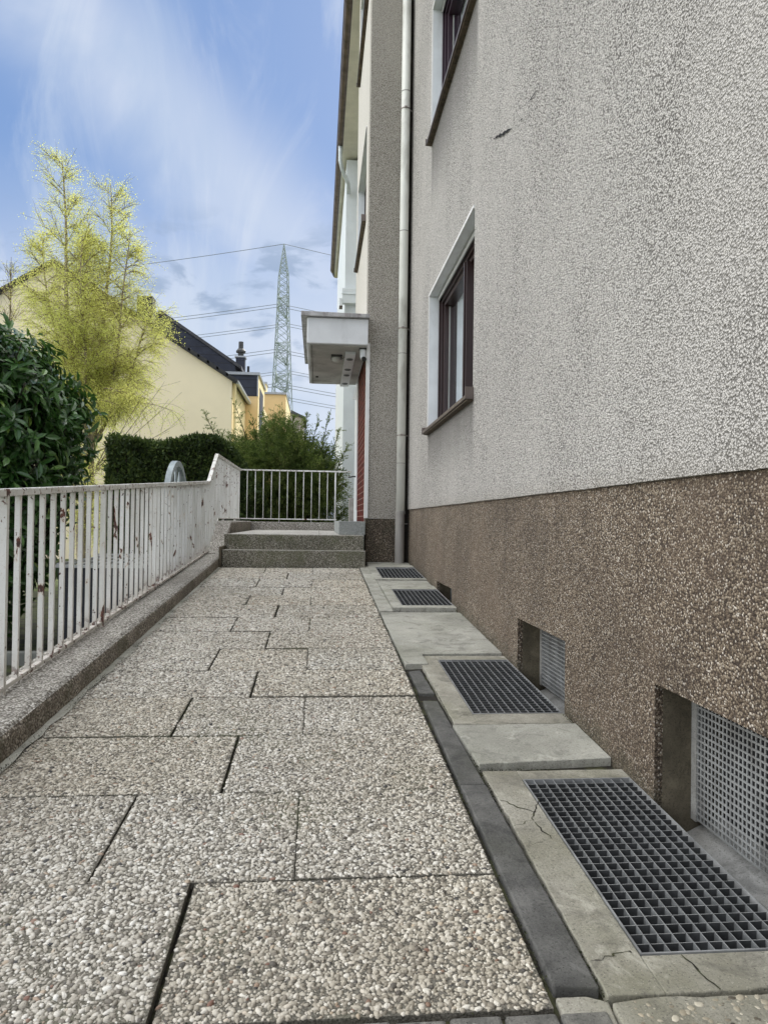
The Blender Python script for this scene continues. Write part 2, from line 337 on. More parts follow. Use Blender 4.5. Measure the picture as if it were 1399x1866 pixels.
plain('edging_wall', (.16, .165, .15), .9, 0, .3, 6, .002, 60)
plain('pier_grey', (.33, .31, .29), .9, 0, .25, 9)

# ------------------------------------------------------------------ mesh helpers
def setp(o, label=None, cat=None, group=None, kind=None):
    for k, v in (('label', label), ('category', cat), ('group', group), ('kind', kind)):
        if v: o[k] = v
    return o
def empty(name, loc, label, cat, group=None):
    o = bpy.data.objects.new(name, None); COL.objects.link(o); o.location = loc; o.empty_display_size = .2
    return setp(o, label, cat, group)
def par(o, p):
    if p is not None:
        o.parent = p; o.matrix_parent_inverse = Matrix.Translation(-wloc(p))
    return o
def wloc(p):
    v = Vector(p.location)
    while p.parent:
        v = v + p.matrix_parent_inverse.translation; p = p.parent; v = v + Vector(p.location)
    return v
class MB:
    def __init__(s): s.v = []; s.f = []; s.m = []; s.mi = 0
    def add(s, vs, fs):
        b = len(s.v); s.v += [tuple(x) for x in vs]; s.f += [tuple(b + i for i in f) for f in fs]; s.m += [s.mi] * len(fs); return s
    def box(s, x0, x1, y0, y1, z0, z1):
        return s.hexa([(x0, y0, z0), (x1, y0, z0), (x1, y1, z0), (x0, y1, z0), (x0, y0, z1), (x1, y0, z1), (x1, y1, z1), (x0, y1, z1)])
    def hexa(s, p): return s.add(p, [(0, 3, 2, 1), (4, 5, 6, 7), (0, 1, 5, 4), (1, 2, 6, 5), (2, 3, 7, 6), (3, 0, 4, 7)])
    def quad(s, a, b, c, d): return s.add([a, b, c, d], [(0, 1, 2, 3)])
    def prism(s, poly, fn0, fn1):      # poly: list of 2-tuples, fn -> 3D
        n = len(poly); vs = [fn0(p) for p in poly] + [fn1(p) for p in poly]
        return s.add(vs, [tuple(range(n))[::-1], tuple(range(n, 2 * n))] + [(i, (i + 1) % n, n + (i + 1) % n, n + i) for i in range(n)])
    def tube(s, pts, r, n=8, cap=True):
        pts = [Vector(p) for p in pts]; rs = r if isinstance(r, (list, tuple)) else [r] * len(pts)
        ring = []; up = None
        for i, p in enumerate(pts):
            d = (pts[min(i + 1, len(pts) - 1)] - pts[max(i - 1, 0)]).normalized()
            if up is None: up = Vector((0, 0, 1)) if abs(d.z) < .9 else Vector((1, 0, 0))
            a = d.cross(up).normalized(); b = a.cross(d).normalized(); up = b
            ring.append([p + (a * math.cos(2 * math.pi * k / n) + b * math.sin(2 * math.pi * k / n)) * rs[i] for k in range(n)])
        vs = [v for q in ring for v in q]; fs = []
        for i in range(len(pts) - 1):
            for k in range(n): fs.append((i * n + k, i * n + (k + 1) % n, (i + 1) * n + (k + 1) % n, (i + 1) * n + k))
        if cap: fs += [tuple(range(n))[::-1], tuple((len(pts) - 1) * n + k for k in range(n))]
        return s.add(vs, fs)
    def bar(s, a, b, w, h=None):       # rectangular bar between two points
        a = Vector(a); b = Vector(b); h = h or w; d = (b - a).normalized(); up = Vector((0, 0, 1)) if abs(d.z) < .95 else Vector((0, 1, 0))
        x = d.cross(up).normalized() * w / 2; z = x.cross(d).normalized() * h / 2
        return s.hexa([a - x - z, a + x - z, b + x - z, b - x - z, a - x + z, a + x + z, b + x + z, b - x + z])
    def build(s, name, mat, parent=None, smooth=False, bevel=0, loc=None):
        me = bpy.data.meshes.new(name); vs = s.v
        if loc: vs = [(x - loc[0], y - loc[1], z - loc[2]) for x, y, z in vs]
        me.from_pydata(vs, [], s.f); mats = mat if isinstance(mat, (list, tuple)) else [mat]
        for m in mats: me.materials.append(M[m])
        if len(mats) > 1: me.polygons.foreach_set('material_index', s.m)
        if smooth: me.polygons.foreach_set('use_smooth', [True] * len(me.polygons))
        me.update(); o = bpy.data.objects.new(name, me); COL.objects.link(o)
        if loc: o.location = loc
        if bevel:
            b = o.modifiers.new('bevel', 'BEVEL'); b.width = bevel; b.segments = 2; b.limit_method = 'ANGLE'
        return par(o, parent)
def npmesh(name, V, F, mats, parent=None, smooth=True, midx=None):
    V = np.asarray(V, np.float32); me = bpy.data.meshes.new(name)
    counts = np.concatenate([np.full(len(f), f.shape[1]) for f in F]); loops = np.concatenate([f.ravel() for f in F])
    me.vertices.add(len(V)); me.vertices.foreach_set('co', V.ravel())
    me.loops.add(len(loops)); me.loops.foreach_set('vertex_index', loops.astype(np.int32))
    me.polygons.add(len(counts)); st = np.concatenate([[0], np.cumsum(counts)[:-1]])
    me.polygons.foreach_set('loop_start', st.astype(np.int32)); me.polygons.foreach_set('loop_total', counts.astype(np.int32))
    for m in mats: me.materials.append(M[m])
    if midx is not None: me.polygons.foreach_set('material_index', midx.astype(np.int32))
    me.polygons.foreach_set('use_smooth', np.full(len(counts), smooth))
    me.update(calc_edges=True); me.validate()
    o = bpy.data.objects.new(name, me); COL.objects.link(o); return par(o, parent)
def norm(a): return a / np.maximum(np.linalg.norm(a, axis=-1, keepdims=True), 1e-9)
def scatter(name, C, D, N, T, TF, size, mat, parent=None, smooth=False, width=None):
    """copies of a little template T (along, across, up) at C, along D, facing N; one mesh"""
    D = norm(D); A = norm(np.cross(N, D)); Nn = np.cross(D, A); n = len(C); k = len(T)
    size = np.broadcast_to(size, (n,))[:, None, None]; wd = size if width is None else np.broadcast_to(width, (n,))[:, None, None]
    V = C[:, None] + (D[:, None] * T[None, :, 0:1] * size + A[:, None] * T[None, :, 1:2] * wd + Nn[:, None] * T[None, :, 2:3] * size)
    F = (TF[None] + (np.arange(n) * k)[:, None, None]).reshape(-1, TF.shape[1])
    return npmesh(name, V.reshape(-1, 3), [F], [mat], parent, smooth)
PS = .0585
def P(y): return PS * y

# ------------------------------------------------------------------ ground
def ground():
    m = MB(); m.quad((-900, -60, -.32), (900, -60, -.32), (900, 1500, -.32), (-900, 1500, -.32))
    setp(m.build('ground', 'lawn'), kind='structure', label='rough lawn around the buildings')
    m = MB(); n = 26; xs = [-8 + i * 6.6 / n for i in range(n + 1)]; ys = [0.5 + i * 11.0 / n for i in range(n + 1)]
    V = [(x, y, -.10 + .03 * math.sin(x * 5 + y * 3) * math.cos(y * 4) + random.uniform(-.012, .012)) for y in ys for x in xs]
    F = [(j * (n + 1) + i, j * (n + 1) + i + 1, (j + 1) * (n + 1) + i + 1, (j + 1) * (n + 1) + i) for j in range(n) for i in range(n)]
    m.add(V, F); setp(m.build('soil', 'mossy_soil', smooth=True), kind='structure', label='dark mossy soil beside the ramp')
ground()

# ------------------------------------------------------------------ path of exposed aggregate slabs
XL, XR = -1.06, .465
def path():
    rows = []; y = -.12
    ys = [-.12, .38, .88, 1.385, 1.865, 2.385, 2.905, 3.40, 3.86, 4.345, 4.82, 5.29, 5.80, 6.27, 6.75, 7.26, 7.72, 8.14]
    slabs = []; g = .0026
    for i in range(3, len(ys) - 1):
        y0, y1 = ys[i], ys[i + 1]; k = i - 3
        if k % 2 == 0: xs = [-1.045, -.292, .463]
        else: xs = [-1.045, -.548, -.045, .463]
        for j in range(len(xs) - 1):
            def gp(x): return {-.292: .0052, -.548: .0042, -.045: .0012}.get(x, .002) * random.uniform(.8, 1.15)
            slabs.append((xs[j] + gp(xs[j]), xs[j + 1] - gp(xs[j + 1]), y0 + g * random.uniform(.4, 1.2), y1 - g * random.uniform(.4, 1.2), random.uniform(-.0035, .0035), random.uniform(-.004, .004)))
    m = MB()
    for (x0, x1, y0, y1, dz, tl) in slabs:
        z = lambda x, y: P(y) + dz + tl * (x - x0) - .004
        m.hexa([(x0, y0, P(y0) - .06), (x1, y0, P(y0) - .06), (x1, y1, P(y1) - .06), (x0, y1, P(y1) - .06),
                (x0, y0, z(x0, y0)), (x1, y0, z(x1, y0)), (x1, y1, z(x1, y1)), (x0, y1, z(x0, y1))])
    m.quad((-1.062, 1.0, P(1.0) - .022), (.48, 1.0, P(1.0) - .022), (.48, 8.2, P(8.2) - .022), (-1.062, 8.2, P(8.2) - .022)); m.m[-1] = 2
    V0 = np.array(m.v); F0 = np.array([f for f in m.f]); M0 = np.array(m.m)
    # stones: flattened half-ellipsoids bedded in the slabs
    C = []; SZ = []; TN = []
    for (x0, x1, y0, y1, dz, tl) in slabs:
        sp = .0079 if y0 < 3.0 else (.0092 if y0 < 5 else .0115)
        nx = max(2, int((x1 - x0) / sp)); ny = max(2, int((y1 - y0) / sp))
        gx, gy = np.meshgrid((np.arange(nx) + .5) / nx, (np.arange(ny) + .5) / ny)
        gx = gx + (np.arange(ny)[:, None] % 2) * .5 / nx
        px = x0 + gx.ravel() * (x1 - x0) + RNG.normal(0, sp * .30, nx * ny); py = y0 + gy.ravel() * (y1 - y0) + RNG.normal(0, sp * .30, nx * ny)
        s = sp * np.clip(RNG.lognormal(-.55, .34, nx * ny), .26, 1.10)
        ok = (px > x0 + s * .6) & (px < x1 - s * .6) & (py > y0 + s * .6) & (py < y1 - s * .6) & (RNG.random(nx * ny) < .96)
        px, py, s = px[ok], py[ok], s[ok]
        pz = P(py) + dz + tl * (px - x0) - .004 + RNG.uniform(-.0012, .0012, len(px))
        C.append(np.stack([px, py, pz], 1)); SZ.append(s); TN.append(np.full(len(px), random.choice([1, 1, 3, 4])))
    C = np.concatenate(C); SZ = np.concatenate(SZ); TN = np.concatenate(TN); n = len(C)
    th = RNG.random(n) * math.pi; asp = RNG.uniform(1.0, 1.95, n); hz = RNG.uniform(.34, .62, n)
    T = [(0, 0, 1)]
    for (r, h, o) in ((.62, .74, 0), (1.0, .12, .5), (.95, -.4, .5)):
        for k in range(7):
            a = 2 * math.pi * (k + o) / 7; T.append((r * math.cos(a), r * math.sin(a), h))
    T = np.array(T); wob = 1 + RNG.normal(0, .10, (n, len(T), 1))
    lx = T[None, :, 0] * SZ[:, None] * asp[:, None] ** .5; ly = T[None, :, 1] * SZ[:, None] / asp[:, None] ** .5; lz = T[None, :, 2] * SZ[:, None] * hz[:, None]
    c, s = np.cos(th)[:, None], np.sin(th)[:, None]
    lx, ly = lx * wob[..., 0], ly * wob[..., 0]
    V = np.stack([C[:, 0:1] + lx * c - ly * s, C[:, 1:2] + lx * s + ly * c, C[:, 2:3] + lz + PS * (lx * s + ly * c)], -1)
    tri = np.array([(0, 1 + k, 1 + (k + 1) % 7) for k in range(7)])
    q = np.array([(1 + r * 7 + k, 1 + (r + 1) * 7 + k, 1 + (r + 1) * 7 + (k + 1) % 7, 1 + r * 7 + (k + 1) % 7) for r in range(2) for k in range(7)])
    b = len(V0) + (np.arange(n) * len(T))[:, None, None]
    FT = (tri[None] + b).reshape(-1, 3); FQ = (q[None] + b).reshape(-1, 4)
    mi = np.concatenate([M0, np.repeat(TN, len(tri)), np.repeat(TN, len(q))])
    o = npmesh('path', np.concatenate([V0, V.reshape(-1, 3)]), [F0, FT, FQ], ['slab_mortar', 'pebbles', 'joint_dirt', 'pebbles_cool', 'pebbles_warm'], None, True, mi)
    sm = np.concatenate([np.zeros(len(F0), bool), np.ones(len(FT) + len(FQ), bool)]); o.data.polygons.foreach_set('use_smooth', sm)
    setp(o, kind='structure', label='ramped path of exposed aggregate slabs')
path()
# mossy mortar fillet along the kerb
def fillet():
    m = MB(); n = 60; V = []
    for i in range(n + 1):
        y = 1.0 + 7.15 * i / n; w = random.uniform(.022, .045)
        V += [(-1.062, y, P(y) + .006), (-1.062 + w, y, P(y) + .0005)]
    m.add(V, [(2 * i, 2 * i + 1, 2 * i + 3, 2 * i + 2) for i in range(n)])
    setp(m.build('path_fillet', 'concrete_plate'), kind='structure', label='thin mortar fillet between slabs and kerb')
fillet()

# ------------------------------------------------------------------ kerb along the left side, swept profile
def kerb():
    prof = lambda y, h: [(-1.056, P(y) - .08), (-1.060, P(y) + h - .030), (-1.066, P(y) + h - .013), (-1.082, P(y) + h - .002), (-1.10, P(y) + h), (-1.33, P(y) + h + .004), (-1.36, P(y) + h - .02), (-1.365, -.4)]
    st = []; y = .9
    while y < 8.5: st.append((y, .105)); y += .05
    st += [(8.5, .108), (8.58, .125), (8.68, .165)]
    for k in range(1, 9):
        yy = 8.68 + .62 * k / 8; zt = .673 + (.965 - .673) * k / 8; st.append((yy, zt - P(yy)))
    st += [(9.4, .972 - P(9.4)), (9.5, .975 - P(9.5))]
    for yy in (10.2, 11.0, 12.15): st.append((yy, .975 - P(yy)))
    m = MB(); V = []; k = 8
    for i, (yy, h) in enumerate(st):
        for j, (x, z) in enumerate(prof(yy, h)):
            jit = random.uniform(-.0028, .0028) if 0 < j < 6 else 0
            V.append((x + jit, yy, z + jit))
    F = []; mi = []
    for i in range(len(st) - 1):
        for j in range(k - 1):
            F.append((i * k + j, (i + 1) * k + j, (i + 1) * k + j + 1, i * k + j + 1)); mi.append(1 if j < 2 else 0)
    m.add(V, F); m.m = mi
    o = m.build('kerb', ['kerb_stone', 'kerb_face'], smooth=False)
    setp(o, kind='structure', label='aggregate concrete kerb along the ramp')
    m = MB(); m.box(-1.36, .50, 11.93, 12.15, .4, .965)
    setp(m.build('kerb_end', 'kerb_stone', bevel=.01), kind='structure', label='low kerb at the far end of the landing')
kerb()

# ------------------------------------------------------------------ entrance steps
def steps():
    t = empty('entrance_steps', (-.25, 8.2, .47), 'two mossy aggregate concrete steps rising to a pale landing at the path end', 'steps')
    m = MB(); m.box(-1.03, .530, 8.17, 8.52, .40, .662); m.build('step', 'step_stone', t, bevel=.008)
    m = MB(); m.box(-.998, .528, 8.47, 8.80, .62, .828); m.build('step', 'step_stone', t, bevel=.008)
    m = MB(); m.box(-1.03, .528, 8.172, 8.2, .6625, .6665); m.build('nosing', 'landing_slab', t)
    m = MB(); x = -.985
    for i in range(3):
        y = 8.485
        for j in range(7):
            m.box(x, x + .498, y, y + .496, .8285, .834 + random.uniform(0, .002)); y += .5
        x += .505
    m.build('landing', 'landing_slab', t)
    m = MB(); m.box(-1.055, .52, 8.55, 11.93, .3, .8275); m.build('landing_base', 'step_stone', t)
    m = MB(); m.box(-1.058, -1.035, 8.12, 8.9, .4, .70); m.build('cheek', 'concrete_dark', t)
steps()

# ------------------------------------------------------------------ strip along the house: edging stones, plates, light wells, gratings
def strip():
    # sub-base between the pits
    pits = [(1.50, 2.44), (3.10, 4.06), (5.66, 6.52), (7.21, 8.11)]
    m = MB(); y = .9
    for (a, b) in pits + [(8.6, 8.6)]:
        if a > y: m.quad((.46, y, P(y) - .02), (1.12, y, P(y) - .02), (1.12, a, P(a) - .02), (.46, a, P(a) - .02))
        if b > a: m.quad((.46, a, P(a) - .02), (.66, a, P(a) - .02), (.66, b, P(b) - .02), (.46, b, P(b) - .02))
        y = b
    setp(m.build('ground_strip', 'joint_dirt'), kind='structure', label='dirty bed under the strip beside the house')
    def slabpoly(name, poly, h, th, mat, parent=None, bevel=.004, jit=.0):
        m = MB(); pp = []
        for i, (x, y) in enumerate(poly):
            pp.append((x, y))
            if jit:
                x2, y2 = poly[(i + 1) % len(poly)]; L = math.hypot(x2 - x, y2 - y); k = int(L / .035)
                for q in range(1, k): pp.append((x + (x2 - x) * q / k + random.uniform(-jit, jit), y + (y2 - y) * q / k + random.uniform(-jit, jit)))
        hh = h if callable(h) else (lambda x, y: h)
        m.prism(pp, lambda p: (p[0], p[1], P(p[1]) + hh(*p) - th), lambda p: (p[0], p[1], P(p[1]) + hh(*p)))
        return m.build(name, mat, parent, bevel=bevel)
    # dark edging stones
    e = [(1.435, 2.395, 'near'), (2.405, 3.46, 'far')]
    o = slabpoly('edging_stone', [(.476, 1.435), (.566, 1.425), (.560, 2.39), (.476, 2.395)], .004, .07, 'edging', None, .004, .0012)
    setp(o, 'long dark grey edging stone beside the nearest grating, broken end towards the cobbles', 'edging stone', 'dark edging stones')
    o = slabpoly('edging_stone', [(.476, 2.402), (.559, 2.398), (.548, 3.30), (.482, 3.31)], .002, .07, 'edging', None, .004, .0012)
    setp(o, 'long dark grey edging stone beside the second grating from the camera', 'edging stone', 'dark edging stones')
    o = slabpoly('edging_stone', [(.486, 3.45), (.556, 3.44), (.545, 3.86), (.482, 3.83)], -.004, .06, 'edging', None, .004, .002)
    setp(o, 'short chipped dark edging stone at the corner of the long cover plate', 'edging stone', 'dark edging stones')
    # light wells: rim with a pit
    def well(rim, pit, h, label, parts=(), back=1.062, depth=.62, mat='concrete_rim', crack=None):
        (x0, x1, y0, y1) = rim; (a0, a1, b0, b1) = pit
        t = empty('light_well', ((x0 + x1) / 2, (y0 + y1) / 2, P((y0 + y1) / 2)), label, 'light well', 'concrete light wells along the house')
        def pt(x, y, dz): return (x, y, P(y) + h + dz)
        def piece(poly, ragged):
            pp = []
            for i, (x, y) in enumerate(poly):
                pp.append((x, y)); x2, y2 = poly[(i + 1) % len(poly)]
                if i in ragged:
                    L = math.hypot(x2 - x, y2 - y); k = int(L / .028); o = 0
                    for q in range(1, k):
                        o = .6 * o + random.gauss(0, .0016) - (.006 if random.random() < .04 else 0)
                        nx_, ny_ = -(y2 - y) / L, (x2 - x) / L; pp.append((x + (x2 - x) * q / k + nx_ * -abs(o) * -1, y + (y2 - y) * q / k + ny_ * abs(o)))
            m = MB(); m.prism(pp, lambda p: pt(p[0], p[1], -.06), lambda p: pt(p[0], p[1], 0)); m.build('rim', mat, t, bevel=.003)
        piece([(x0, y0), (a0, y0), (a0, y1), (x0, y1)], {0, 3})
        piece([(a0, y0), (x1, y0), (x1, b0), (a0, b0)], {0})
        piece([(a0, b1), (x1, b1), (x1, y1), (a0, y1)], {2})
        # wall side leans on the plinth; chamber continues under the wall opening
        m = MB(); bx = 1.32
        m.quad((a0, b0, P(b0) - depth), (bx, b0, P(b0) - depth), (bx, b1, P(b1) - depth), (a0, b1, P(b1) - depth))
        m.quad((a0, b0, P(b0) + h - .061), (a0, b1, P(b1) + h - .061), (a0, b1, P(b1) - depth), (a0, b0, P(b0) - depth))
        m.quad((a0, b1, P(b1) + h - .061), (1.066, b1, P(b1) + h - .061), (1.066, b1, P(b1) - depth), (a0, b1, P(b1) - depth))
        m.quad((a0, b0, P(b0) + h - .061), (1.066, b0, P(b0) + h - .061), (1.066, b0, P(b0) - depth), (a0, b0, P(b0) - depth))
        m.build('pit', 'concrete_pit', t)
        if crack:
            for pts in crack:
                m = MB(); V = []
                for i, (x, y) in enumerate(pts):
                    w = .0026 * (1 - .5 * abs(2 * i / (len(pts) - 1) - 1)) * random.uniform(.6, 1.4)
                    j = random.uniform(-.003, .003)
                    V += [pt(x + j - w, y, .0012), pt(x + j + w, y + w, .0012)]
                m.add(V, [(2 * i, 2 * i + 1, 2 * i + 3, 2 * i + 2) for i in range(len(pts) - 1)]); m.build('crack', 'joint_dirt', t)
        return t
    def line(a, b, n=9, j=.006):
        return [(a[0] + (b[0] - a[0]) * i / n + (random.uniform(-j, j) if 0 < i < n else 0), a[1] + (b[1] - a[1]) * i / n + (random.uniform(-j, j) if 0 < i < n else 0)) for i in range(n + 1)]
    well((.572, 1.064, 1.40, 2.50), (.69, 1.063, 1.515, 2.425), .004, 'nearest and largest light well, its concrete rim cracked at the left corners',
         crack=[line((.575, 1.50), (.69, 1.53)), line((.66, 2.18), (.70, 2.27), 6), line((.575, 2.10), (.64, 2.13), 6), line((.64, 2.13), (.66, 2.19), 4), line((.575, 2.27), (.66, 2.18), 7), line((.66, 2.02), (.645, 2.12), 5), line((.575, 1.98), (.66, 2.02), 6), line((.80, 1.402), (.775, 1.51), 7, .004)])
    well((.566, 1.064, 2.985, 4.14), (.668, 1.063, 3.115, 4.048), .002, 'second light well from the camera, cracked concrete rim between two cover plates',
         crack=[line((.568, 3.06), (.67, 3.125)), line((.60, 3.62), (.665, 3.62), 5)])
    well((.575, 1.064, 5.58, 6.72), (.655, 1.063, 5.675, 6.50), .022, 'third light well from the camera, pale rim raised on a thick dark edge', mat='concrete_plate')
    well((.560, 1.064, 7.13, 8.30), (.632, 1.063, 7.225, 8.095), .022, 'farthest light well, pale rim at the foot of the downpipe', mat='concrete_plate')
    # rubble toe in front of the first well
    o = slabpoly('concrete_toe', [(.60, .95), (1.062, .95), (1.062, 1.392), (.80, 1.392), (.64, 1.394), (.575, 1.385)], .002, .05, 'concrete_rim', None, .004, .004)
    setp(o, kind='structure', label='broken concrete with pebbles at the foot of the near light well')
    def stones(x0, x1, y0, y1, n, h):
        m = MB()
        for q in range(n):
            x, y = random.uniform(x0, x1), random.uniform(y0, y1); r = random.choice([.0025, .003, .004, .005, .008]) * random.uniform(.8, 1.15); a = random.uniform(0, 3.14); e = random.uniform(1., 1.7); V = []
            for (rr, hh) in ((1, -.3), (.93, .02), (.6, .14)):
                for j in range(7):
                    b = 6.283 * j / 7; u = r * rr * math.cos(b) * e * random.uniform(.85, 1.15); v = r * rr * math.sin(b) * random.uniform(.85, 1.15)
                    V.append((x + u * math.cos(a) - v * math.sin(a), y + u * math.sin(a) + v * math.cos(a), P(y) + h + r * hh))
            m.add(V, [(i * 7 + j, i * 7 + (j + 1) % 7, (i + 1) * 7 + (j + 1) % 7, (i + 1) * 7 + j) for i in range(2) for j in range(7)] + [tuple(14 + j for j in range(7))])
        return m.build('embedded_pebbles', 'pebbles_dirty', None, smooth=True)
    stn = stones(.61, 1.06, 1.10, 1.385, 420, .002); par(stn, o); setp(stn, kind='stuff')
    o = slabpoly('concrete_chip', [(.478, 1.28), (.56, 1.26), (.575, 1.40), (.535, 1.418), (.474, 1.418)], -.006, .05, 'concrete_rim', None, .005, .003)
    setp(o, kind='structure', label='small broken piece of concrete below the dark edging stone')
    # cover plates
    def plate(poly, h, th, label, nm='cover_plate', mat='concrete_plate'):
        o = slabpoly(nm, poly, h, th, mat, None, .003, .0022); setp(o, label, 'cover plate', 'concrete cover plates beside the house'); return o
    plate([(.572, 2.545), (1.062, 2.585), (1.062, 2.955), (.552, 2.955)], lambda x, y: .011, .033, 'greenish concrete cover plate between the two nearest gratings')
    plate([(.476, 3.93), (.60, 3.94), (.60, 4.16), (1.062, 4.17), (1.062, 5.44), (.470, 5.44)], lambda x, y: .010, .04, 'long smooth concrete cover plate in the middle of the strip')
    plate([(.470, 5.50), (.572, 5.50), (.572, 8.34), (.470, 8.34)], .008, .04, 'narrow concrete plate along the left of the two far gratings')
    plate([(.575, 6.735), (1.062, 6.735), (1.062, 7.11), (.575, 7.11)], .012, .04, 'short pale concrete plate between the two far gratings')
    plate([(.575, 8.31), (1.062, 8.31), (1.062, 8.67), (.575, 8.67)], .010, .04, 'small concrete plate under the foot of the downpipe')
    # gratings
    def grating(x0, x1, y0, y1, h, label, nx, ny, deep=.026):
        t = empty('steel_grating', ((x0 + x1) / 2, (y0 + y1) / 2, P((y0 + y1) / 2) + h), label, 'grating', 'steel gratings over the light wells')
        def p(x, y, dz): return (x, y, P(y) + h + dz)
        def blade(m, xa, ya, xb, yb, w, top, bot, alongx):
            if alongx: q = [(xa, ya - w), (xb, ya - w), (xb, ya + w), (xa, ya + w)]
            else: q = [(xa - w, ya), (xa + w, ya), (xb + w, yb), (xb - w, yb)]
            m.hexa([p(x, y, bot) for x, y in q] + [p(x, y, top) for x, y in q])
        m = MB(); w = .0022
        blade(m, x0, y0, x1, y0, w, .002, -.032, True); blade(m, x0, y1, x1, y1, w, .002, -.032, True)
        blade(m, x0, y0, x0, y1, w, .002, -.032, False); blade(m, x1, y0, x1, y1, w, .002, -.032, False)
        m.build('frame', 'galvanised', t)
        m = MB()
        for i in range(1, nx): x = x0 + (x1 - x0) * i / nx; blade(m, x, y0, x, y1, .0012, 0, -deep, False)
        m.m = [1 if i % 6 == 1 else 0 for i in range(len(m.f))]  # top faces lighter, side faces darkened as painted shade
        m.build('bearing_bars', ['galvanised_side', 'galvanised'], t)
        m = MB()
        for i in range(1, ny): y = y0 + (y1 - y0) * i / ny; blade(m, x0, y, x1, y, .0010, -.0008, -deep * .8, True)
        m.m = [1 if i % 6 == 1 else 0 for i in range(len(m.f))]      # plain zinc top edge, sides darkened to paint in their shade
        m.build('cross_bars', ['galvanised_shade_flue', 'galvanised'], t)
    grating(.694, 1.058, 1.520, 2.421, .003, 'large nearest galvanised grating with square mesh', 11, 27)
    grating(.672, 1.058, 3.120, 4.044, .001, 'second galvanised grating from the camera, flush in its cracked rim', 11, 27)
    grating(.659, 1.058, 5.680, 6.495, .020, 'third galvanised grating from the camera, over a black pit', 11, 12)
    grating(.636, 1.058, 7.230, 8.090, .020, 'farthest galvanised grating, at the foot of the downpipe', 11, 7)
strip()
NTH = ['first', 'second', 'third', 'fourth', 'fifth', 'sixth', 'seventh', 'eighth', 'ninth', 'tenth']
def setts():
    x = .560; k = 0
    y1 = 1.372
    while x > -1.0:
        w = random.uniform(.092, .10); g = .007
        m = MB(); x0 = x - w; yy = y1 + random.uniform(-.004, .004) - .012 * (.56 - x) * .6
        m.hexa([(x0, yy - .1, P(yy) - .10), (x, yy - .1, P(yy) - .10), (x, yy, P(yy) - .10), (x0, yy, P(yy) - .10), (x0, yy - .1, P(yy - .1) - .002), (x, yy - .1, P(yy - .1) - .001), (x, yy, P(yy) - .001), (x0, yy, P(yy) - .002)])
        o = m.build('paving_sett', 'sett', None, bevel=.006)
        setp(o, f'small grey paving sett at the near path end, {NTH[k]} from the dark edging stone', 'paving sett', 'row of grey setts at the near end of the path')
        x = x0 - g; k += 1
        if k > 8: break
setts()

def moss():
    C = []
    def seg(x0, y0, x1, y1, n, w, dz=0):
        for _ in range(n):
            f = random.random(); x = x0 + (x1 - x0) * f; y = y0 + (y1 - y0) * f
            if math.sin(y * 7.3 + x * 5) + math.sin(y * 17 + x * 11 + 1) * .8 + random.gauss(0, .5) < .2: continue
            x += random.gauss(0, w); y += random.gauss(0, w)
            if x > 1.03 and any(a < y < b for a, b in ((.9, 2.46), (3.08, 4.06), (5.6, 6.56), (7.2, 8.22))): continue
            C.append((x, y, P(y) + dz + random.uniform(-.004, .0)))
    seg(-1.035, 1.3, -1.035, 8.1, 2600, .012, .004); seg(1.055, 1.4, 1.055, 8.6, 2600, .006, .008)
    seg(.468, 1.4, .468, 8.1, 1800, .003, -.004); seg(.568, 1.4, .568, 4.1, 900, .003, -.002)
    for y in (2.52, 2.57, 2.97, 4.15, 5.46, 5.56): seg(.56, y, 1.06, y, 160, .005, -.002)
    for y in (1.385, 1.865, 2.385, 2.905, 3.40, 3.86, 4.345): seg(-1.04, y, .46, y, 260, .002, -.006)
    for (x, y) in ((-.292, 1.385), (-.548, 1.865), (-.292, 2.385), (-.548, 2.905), (-.292, 3.40)): seg(x, y, x, y + .48, 130, .002, -.012)
    C = np.array(C); n = len(C); D = rdir(n) * np.array([1, 1, .3]) + np.array([0, 0, .55])
    o = scatter('moss', C, D, rdir(n), ST_, np.array([(0, 1, 2, 3)]), RNG.uniform(.003, .0075, n), 'moss', None, False, RNG.uniform(.003, .007, n)); setp(o, 'dark green moss and grit in the joints of the path', 'moss', kind='stuff')
ST_ = np.array([(0, 0, 0), (.35, .4, .05), (1, 0, 0), (.35, -.4, .05)])
def rdir(n): return norm(RNG.normal(size=(n, 3)))
plain('moss', (.045, .050, .022), 1., 0, .6, 40)
moss()

